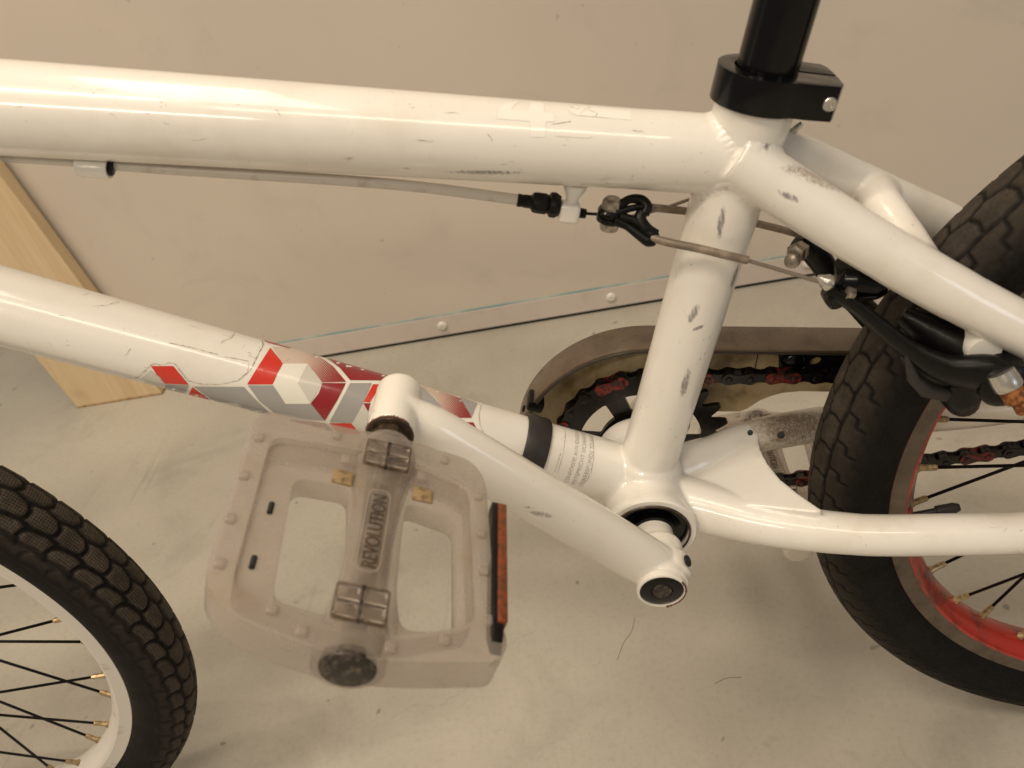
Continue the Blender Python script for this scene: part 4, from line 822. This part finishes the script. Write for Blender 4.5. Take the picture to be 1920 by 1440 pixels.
# ------------------------------------------------------------------ sprocket, chain, guard
NTh = 25; PR = 12.7/(2*math.sin(PI/NTh)); YS = 42
out = []
for i in range(NTh*12):
    a = 2*PI*i/(NTh*12); ph = (i % 12)/12; k = abs(ph-.5)*2   # k=1 at valley
    out.append(((PR+4.6-8.6*max(0, min(1, (k-.12)/.62))**1.2)*math.cos(a), (PR+4.6-8.6*max(0, min(1, (k-.12)/.62))**1.2)*math.sin(a)))
holes = []
for i in range(6):
    c = 2*PI*(i+.28)/6; h = []
    for k in range(9): a = c-.36+.72*k/8; h.append((38.5*math.cos(a), 38.5*math.sin(a)))
    for k in range(7): a = c+.30-.60*k/6; h.append((25.5*math.cos(a), 25.5*math.sin(a)))
    holes.append(rrect(h[::1], 2.2, 2))
mb = MB(); mb.prism(out, holes, (0, 0, 0), (1, 0, 0), (0, 0, 1), (0, 1, 0), YS-1.6, YS+1.6); spk = mb.build('sprocket', M['chain_black'], bike, smooth=0, bevel=.25, segs=1)
mb = MB(); mb.lathe((0, 37, 0), (0, 1, 0), [(0, 22), (9, 22), (10, 20)], 40); mb.build('sprocket_hub', M['black_matt'], spk)
mb = MB(); mb.lathe((27, 46, 9), (0, -1, 0), [(0, 5), (6, 5), (8, 4)], 16); mb.build('drive_pin', M['steel'], spk)
# chain loop
cx, cz, PR2 = 343., -28.6, 12.7/(2*math.sin(PI/9))
dxy = Vector((cx, cz)); Dd = dxy.length; base_a = math.atan2(cz, cx); off_a = math.acos((PR-PR2)/Dd)
aT = base_a+off_a; aB = base_a-off_a
path = []
for i in range(201):                    # round the sprocket from bottom tangent, over the front, to top tangent
    a = aB-(aB+2*PI-aT)*i/200; path.append(Vector((PR*math.cos(a), YS, PR*math.sin(a))))
p_top0 = path[-1]; p_top1 = Vector((cx+PR2*math.cos(aT), YS, cz+PR2*math.sin(aT)))
for i in range(1, 80): path.append(p_top0.lerp(p_top1, i/80))
for i in range(61): a = aT-(aT-aB)*i/60; path.append(Vector((cx+PR2*math.cos(a), YS, cz+PR2*math.sin(a))))
pb0 = path[-1]; pb1 = path[0]
for i in range(1, 80): t = i/80; q = pb0.lerp(pb1, t); q.z -= 10*t*(1-t); path.append(q)
cum = [0]
for i in range(len(path)): cum.append(cum[-1]+(path[(i+1) % len(path)]-path[i]).length)
tot = cum[-1]; NL = int(round(tot/12.7)); NL -= NL % 2; step = tot/NL
def along(s_):
    s_ %= tot; i = int(np.searchsorted(cum, s_, 'right'))-1; i = min(i, len(path)-1); a = path[i]; b = path[(i+1) % len(path)]; L_ = cum[i+1]-cum[i]
    return a.lerp(b, (s_-cum[i])/L_ if L_ else 0)
def link_mesh(name, outerlink, mat):
    mb = MB(); sh = []
    for k in range(13): a = -PI/2-PI+PI*k/12+PI; sh.append((step/2+4.1*math.cos(a), 4.1*math.sin(a)))
    sh.append((0, 2.7))
    for k in range(13): a = PI/2+PI*k/12; sh.append((-step/2+4.1*math.cos(a), 4.1*math.sin(a)))
    sh.append((0, -2.7))
    y = 3.3 if outerlink else 2.2
    for s_ in (-1, 1): mb.prism(sh, [], (0, 0, 0), (1, 0, 0), (0, 0, 1), (0, 1, 0), s_*y-.5, s_*y+.5)
    for e in (-step/2, step/2):
        if outerlink: mb.lathe((e, -4.6, 0), (0, 1, 0), [(0, 1.4), (.3, 1.9), (8.9, 1.9), (9.2, 1.4)], 10)
        else: mb.lathe((e, -1.7, 0), (0, 1, 0), [(0, 3.8), (3.4, 3.8)], 14)
    me = bpy.data.meshes.new(name); me.from_pydata([Vector(v)*.001 for v in mb.v], [], mb.f); me.materials.append(mat); me.shade_smooth(); me.set_sharp_from_angle(angle=.6); return me
LM = {(o_, c_): link_mesh('chain_link', o_, M['chain_red' if c_ else 'chain_black']) for o_ in (0, 1) for c_ in (0, 1)}
chain = empty('chain', (170, YS, 10), bike)
for i in range(NL):
    a = along(i*step+3); b = along((i+1)*step+3); o = bpy.data.objects.new('chain_link', LM[(i % 2, 1 if i % 4 == 3 else 0)]); C.objects.link(o)
    mid = (a+b)/2; o.location = W(mid); d_ = (b-a); o.rotation_euler = (0, math.atan2(-d_.z, d_.x), 0)
    o.parent = chain; o.matrix_parent_inverse = Matrix.Translation(-Vector(W((170, YS, 10))))
# guard: rim flange + inner plate
RG = 77.; gy0, gy1 = 34., 58.
def gpt(t):                              # outer profile: arc from lower left, tangent to straight top run
    aE = math.radians(78)
    if t <= 1: a = math.radians(196)+(aE-math.radians(196))*t; return (RG*math.cos(a), RG*math.sin(a))
    a = aE; return (RG*math.cos(a)+(t-1)*300*math.sin(a), RG*math.sin(a)-(t-1)*300*math.cos(a))
ts = list(np.linspace(0, 1, 50))+list(np.linspace(1.02, 2.0, 20)); gp = [gpt(t) for t in ts]
gi = []
for i, (x, z) in enumerate(gp):
    a = gp[max(i-1, 0)]; b = gp[min(i+1, len(gp)-1)]; dx, dz = b[0]-a[0], b[1]-a[1]; L_ = math.hypot(dx, dz); gi.append((x+dz/L_*2.2, z-dx/L_*2.2))
mb = MB(); mb.prism(gp+gi[::-1], [], (0, 0, 0), (1, 0, 0), (0, 0, 1), (0, 1, 0), gy0, gy1); guard = mb.build('chain_guard', M['guard_rim'], bike, bevel=.6)
mb = MB(); mb.sweep([Vector((x*1., gy0+.2, z)) for x, z in gi], .9, 8); mb.build('guard_lip', M['guard_edge'], guard)
low = [(at(x, y, 55).x, at(x, y, 55).z) for x, y in ((1557, 733), (1500, 732), (1467, 735), (1445, 741), (1423, 750), (1400, 765), (1387, 770), (1343, 770))]
inner_arc = [(41*math.cos(a), 41*math.sin(a)) for a in np.linspace(math.radians(4), math.radians(194), 40)]
gin = [gpt(t) for t in ts]; gin = [(x*.975, z*.975) if t <= 1 else (x, z-1.6) for (x, z), t in zip(gin, ts)]
xe = gin[-1][0]
plate = gin+[(xe, 0), (300, -6), (200, 0), (150, 4)]+low+inner_arc
mb = MB(); mb.prism(plate, [], (0, 0, 0), (1, 0, 0), (0, 0, 1), (0, 1, 0), 54.2, 56.2); mb.build('guard_plate', M['guard_plate'], guard, smooth=0)
for p, r in (((1003, 742), 2.6), ((990, 768), 2.4)):
    q = at(p[0], p[1], 45); a_ = math.atan2(q.z, q.x); q = Vector((RG*math.cos(a_), 45, RG*math.sin(a_)))
    mb = MB(); mb.lathe(q-Vector((math.cos(a_), 0, math.sin(a_)))*3.4, (math.cos(a_), 0, math.sin(a_)), [(0, r), (4.0, r), (4.6, r*.6)], 16); mb.build('guard_screw', M['black_gloss'], guard)
q = at(1004, 752, 40); mb = MB(); mb.box(q, 7, 14, 10, Vector((.5, 0, .87)), (0, 1, 0), Vector((-.87, 0, .5))); mb.build('guard_clip', M['black_matt'], guard, bevel=1.5)
# seam line on the plate and bracket
mb = MB(); a = at(1426, 640, 54); b = at(1415, 695, 54); mb.sweep([a, b], .35, 6); mb.build('plate_seam', M['guard_edge'], guard)
bx = [(at(x, y, 50).x, at(x, y, 50).z) for x, y in ((1461, 655), (1530, 650), (1640, 642), (1720, 640), (1720, 712), (1590, 712), (1461, 703))]
mb = MB(); hx = at(1529, 677, 50); mb.prism(bx, [[(hx.x+3.4*math.cos(a), hx.z+3.4*math.sin(a)) for a in np.linspace(0, 2*PI, 21)[:-1]]], (0, 0, 0), (1, 0, 0), (0, 0, 1), (0, 1, 0), 49, 52); mb.build('guard_bracket', M['black_matt'], guard, bevel=.4)
mb = MB(); q = at(1488, 678, 49); mb.lathe(q, (0, -1, 0), [(0, 8), (1.4, 7.8), (3.2, 6.2), (4.2, 3.4), (4.5, 0)], 32); mb.build('rubber_button', M['black_gloss'], guard)

# ------------------------------------------------------------------ wheels
def tyre_mesh(name, mat, depth, halfw, wear_rows, N=1560, Mc=110, worn=False):
    Rc, t = 225.6, 24.26; nper = 39; per = 2*PI*(Rc+t)/nper; k = per/40.
    seg = []
    def S(*P):
        for i in range(len(P)-1): seg.append((P[i][0]*k, P[i][1], P[i+1][0]*k, P[i+1][1], P[0][2] if len(P[0]) > 2 else 1.))
    for sg, sh in ((1, 0), (-1, 10)):
        f = lambda L, d=1.: S(*[((x+sh), sg*y, d) for x, y in L])
        if worn:
            f([(0, 13.6), (10, 12.6), (20, 13.6), (30, 12.6), (40, 13.6)])
            f([(10, 1.2), (8, 7), (10, 12.6)]); f([(30, 1.2), (28, 7), (30, 12.6)])
            f([(0, 13.6), (1.5, 20), (7, 21), (8, 26)]); f([(20, 13.6), (21.5, 20), (27, 21), (28, 26)])
            f([(8, 26), (14, 27), (15, 31), (20, 32)], .5); f([(28, 26), (34, 27), (35, 31), (40, 32)], .5)
            for q in (0, 20): f([(q, 25), (q+18, 36)], .28); f([(q+18, 25), (q, 36)], .28)
            continue
        f([(0, 14.2), (9, 12.4), (20, 14.2), (29, 12.4), (40, 14.2)])
        f([(10, 1.2), (6.5, 6), (7, 10), (9, 12.4)]); f([(30, 1.2), (26.5, 6), (27, 10), (29, 12.4)])
        f([(0, 14.2), (4, 17), (5, 21), (2, 24.6)]); f([(20, 14.2), (24, 17), (25, 21), (22, 24.6)])
        f([(2, 24.6), (11, 23), (22, 24.6), (31, 23), (42, 24.6)], .75)
        f([(11, 23), (15, 28), (14, 34)], .45); f([(31, 23), (35, 28), (34, 34)], .45)
        f([(14, 34), (24, 31), (34, 34), (44, 31), (54, 34)], .35)
    S(*[(x, y, .9) for x, y in [(0, -1.2), (10, 1.2), (20, -1.2), (30, 1.2), (40, -1.2)]])
    th = np.arange(N)/N*2*PI; ph = np.linspace(-2.42, 2.42, Mc); TH, PH = np.meshgrid(th, ph, indexing='ij')
    s_ = (TH*(Rc+t)) % per; v = PH*t; g = np.zeros_like(s_)
    for x0, y0_, x1, y1_, dp in seg:
        for shx in (-per, 0, per):
            ax_, ay = x0+shx, y0_; dx, dy = x1-x0, y1_-y0_; tt = np.clip(((s_-ax_)*dx+(v-ay)*dy)/(dx*dx+dy*dy+1e-9), 0, 1); d = np.hypot(s_-ax_-tt*dx, v-ay-tt*dy)
            g = np.maximum(g, dp*np.clip((halfw+.7-d)/.9, 0, 1))
    side = np.clip((np.abs(v)-33)/3, 0, 1); r = t-depth*g*(1-side)-1.0*side; r = r*np.where(np.abs(PH) > 1.9, 1-.10*(np.abs(PH)-1.9), 1)
    X = (Rc+r*np.cos(PH))*np.cos(TH); Z = (Rc+r*np.cos(PH))*np.sin(TH); Yv = -r*np.sin(PH)
    V = np.stack([X, Yv, Z], -1).reshape(-1, 3)*.001
    i = np.arange(N)[:, None]; j = np.arange(Mc-1)[None, :]; i2 = (i+1) % N
    F = np.stack([i*Mc+j, i*Mc+j+1, i2*Mc+j+1, i2*Mc+j], -1).reshape(-1, 4)
    me = bpy.data.meshes.new(name); me.vertices.add(len(V)); me.vertices.foreach_set('co', V.ravel()); me.loops.add(F.size); me.loops.foreach_set('vertex_index', F.ravel().astype(np.int32))
    me.polygons.add(len(F)); me.polygons.foreach_set('loop_start', np.arange(0, F.size, 4, dtype=np.int32)); me.polygons.foreach_set('loop_total', np.full(len(F), 4, np.int32)); me.update(calc_edges=True)
    top_ = ((1-g)*np.interp(np.abs(v), [0, 12, 22, 28, 34], wear_rows)).ravel(); a = me.attributes.new('top', 'FLOAT', 'POINT'); a.data.foreach_set('value', top_.astype(np.float32))
    uvl = me.uv_layers.new(name='tread'); uu = np.stack([(TH*(Rc+t)), v], -1).reshape(-1, 2)*.001; uvl.data.foreach_set('uv', uu[F.ravel()].ravel().astype(np.float32))
    me.materials.append(mat); me.shade_smooth(); return me
def wheel(c, nrm, mats, tyrem, spoke0, label, lace=((-1, 1), (1, 1), (-1, -1), (1, -1))):
    """c centre, nrm = side facing the camera; local frame: x = e1, -y = nrm, z = e2"""
    n = Vector(nrm).normalized(); e1 = Vector((0, 0, 1)).cross(n).normalized(); e2 = n.cross(e1)
    R_ = Matrix((e1, -n, e2)).transposed().to_4x4(); R_.translation = Vector(W(c)); Wl = empty('wheel', c, bike); Wl['label'] = label
    mt = R_
    def put(name, me_or_mb, mat=None, parent=Wl, smooth=40, local=None):
        if isinstance(me_or_mb, MB):
            me = bpy.data.meshes.new(name); me.from_pydata([Vector(v)*.001 for v in me_or_mb.v], [], me_or_mb.f)
            bm = bmesh.new(); bm.from_mesh(me); bmesh.ops.recalc_face_normals(bm, faces=bm.faces); bm.to_mesh(me); bm.free()
            me.materials.append(mat); me.shade_smooth(); me.set_sharp_from_angle(angle=math.radians(smooth))
        else: me = me_or_mb
        o = bpy.data.objects.new(name, me); C.objects.link(o); o.parent = parent; o.matrix_parent_inverse = Matrix.Translation(-Vector(W(c))); o.matrix_basis = mt@(local or Matrix.Identity(4)); return o
    put('tyre', tyrem)
    seg = 220
    def ring(prof, closed=True):
        mb = MB(); vs = []; fs = []; k = len(prof)
        for i in range(seg):
            a = 2*PI*i/seg
            for r, y in prof: vs.append((r*math.cos(a), y, r*math.sin(a)))
        for i in range(seg):
            for j in range(k if closed else k-1): j2 = (j+1) % k; i2 = (i+1) % seg; fs.append((i*k+j, i*k+j2, i2*k+j2, i2*k+j))
        return mb.add(vs, fs)
    put('rim', ring([(210.6, -13.0), (211.2, -14.3), (210.0, -15.1), (208.4, -14.9), (201, -14.9), (199.6, -15.1), (198.6, -14.6), (198.2, -13.2), (195.6, -10), (192.4, -6), (191.2, 0), (192.4, 6), (195.6, 10), (198.2, 13.2), (198.6, 14.6), (199.6, 15.1), (201, 14.9), (208.4, 14.9), (210.0, 15.1), (211.2, 14.3), (210.6, 13.0), (202, 11), (200.5, 0), (202, -11)]), mats['rim'])
    for s_ in (-1, 1): put('brake_track', ring([(209.4, s_*14.8), (209.2, s_*15.35), (205, s_*15.15), (200.4, s_*15.4), (199.8, s_*14.9)]), mats['track'])
    # hub
    mb = MB(); mb.lathe((0, -50, 0), (0, 1, 0), [(0, 7), (16, 7), (16.2, 20), (19, 21.5), (21, 20), (23, 13), (50, 12), (77, 13), (79, 20), (81, 21.5), (83.8, 20), (84, 7), (100, 7)], 36); put('hub', mb, M['black_matt'])
    mb = MB(); mb.lathe((0, -66, 0), (0, 1, 0), [(0, 4.8), (132, 4.8)], 16); put('axle', mb, M['steel'])
    # spokes
    sp = MB(); sp.sweep([Vector((0, 0, 0)), Vector((0, 0, 1000))], 1.0, 8); me = bpy.data.meshes.new('spoke'); me.from_pydata([Vector(v)*.001 for v in sp.v], [], sp.f); me.materials.append(M['spoke']); me.shade_smooth()
    npm = MB(); npm.lathe((0, 0, 0), (0, 0, 1), [(-2, 2.6), (1, 2.6), (2.2, 2.0), (9, 1.9), (10.5, 1.5)], 8); nme = bpy.data.meshes.new('spoke_nipple'); nme.from_pydata([Vector(v)*.001 for v in npm.v], [], npm.f); nme.materials.append(M['brass']); nme.shade_smooth(); nme.set_sharp_from_angle(angle=.7)
    for i in range(36):
        a = math.radians(spoke0+10*i); side, lead = lace[i % 4]
        P_ = Vector((191.5*math.cos(a), side*1.8, 191.5*math.sin(a))); ha = a+lead*math.radians(66); Q = Vector((19*math.cos(ha), side*31.5, 19*math.sin(ha)))
        d_ = Q-P_; L_ = d_.length; q = Vector((0, 0, 1)).rotation_difference(d_.normalized()).to_matrix().to_4x4()
        m1 = q.copy(); m1 = Matrix.Translation(P_*.001)@q@Matrix.Diagonal((1, 1, L_/1000, 1)); put('spoke', me, local=m1)
        put('spoke_nipple', nme, local=Matrix.Translation(P_*.001)@q)
    return Wl, put, ring
def axrot(k, a, v): k = Vector(k); v = Vector(v); return v*math.cos(a)+k.cross(v)*math.sin(a)+k*(k.dot(v)*(1-math.cos(a)))
kst = Vector((math.sin(.3033), 0, math.cos(.3033)))
nf = axrot(kst, .0722, Vector((0, -1, 0)))
tf = tyre_mesh('tyre', M['tyre_front'], 1.7, 1.35, [1, 1, .75, .3, .05]); tr_ = tyre_mesh('tyre', M['tyre_rear'], 1.2, .75, [1, .85, .4, .15, 0], worn=True)
wf, putf, ringf = wheel((-573.9, -35.8, -28.6), nf, dict(rim=M['white_rim'], track=M['white_track']), tf, 1.8, 'front wheel with scuffed white rim and dimpled tyre')
wr, putr, ringr = wheel((343.1, 0, -28.6), (0, -1, 0), dict(rim=M['red_rim'], track=M['track']), tr_, 180-15.4, 'rear wheel with red rim and worn tyre', ((1, 1), (-1, -1), (1, -1), (-1, 1)))
mb = MB(); a = Vector((-186*math.cos(-.06), 0, 186*math.sin(.06))); mb.sweep([Vector((-190, 0, -24)), Vector((-176, 0, -22.6))], 2.2, 12); mb.sweep([Vector((-176, 0, -22.6)), Vector((-166, 0, -21.6)), Vector((-163, 0, -21.3))], [3.4, 3.4, 2.2], 12); putr('valve_cap', mb, M['black_rubber'])
mb = MB(); mb.lathe((343, 36, -28.6), (0, 1, 0), [(0, 15), (8, 15), (8.2, PR2+2), (10.5, PR2+2), (10.7, 12)], 36); mb.build('cog', M['chain_black'], bike)
# fork (outside the picture, carries the front wheel)
cf = Vector((-573.9, -35.8, -28.6)); nfv = nf.normalized()
crown = Vector((-440, 0, 250))+Vector((-.10, 0, -.3))*0+Vector((15, 0, -18)); fork = empty('fork', (-440, 0, 240), bike)
for s_ in (-1, 1):
    mb = MB(); e_ = cf+nfv*(-s_*56); mb.sweep([crown+nfv*(-s_*20), crown+nfv*(-s_*52)+Vector((-14, 0, -22)), e_], [14, 15, 9], 24); mb.build('fork_leg', M['p_down'], fork)

# ------------------------------------------------------------------ stray hairs on the floor
M['hair'] = simple('dark_hair', (.12, .09, .06), .6)
def fl_pt(x, y, up=.35): d = fw+CR*((x-960)/CF)-CU*((y-720)/CF); t = (FLOOR-CP.z)/d.z; p = CP+d*t; return Vector((p.x, p.y, FLOOR+up))
for pts, lab in (([(1190, 1158), (1184, 1185), (1170, 1205), (1157, 1238)], 'thin dark hair lying on the floor just below the crank end'), ([(1340, 1282), (1362, 1272), (1390, 1270)], 'short curved hair lying on the bare floor left of the rear tyre')):
    mb = MB(); mb.sweep(cr_([fl_pt(*p, .2) for p in pts], 8), .16, 6); o = mb.build('hair', M['hair']); tag(o, lab, 'hair', 'stray hairs on the floor')
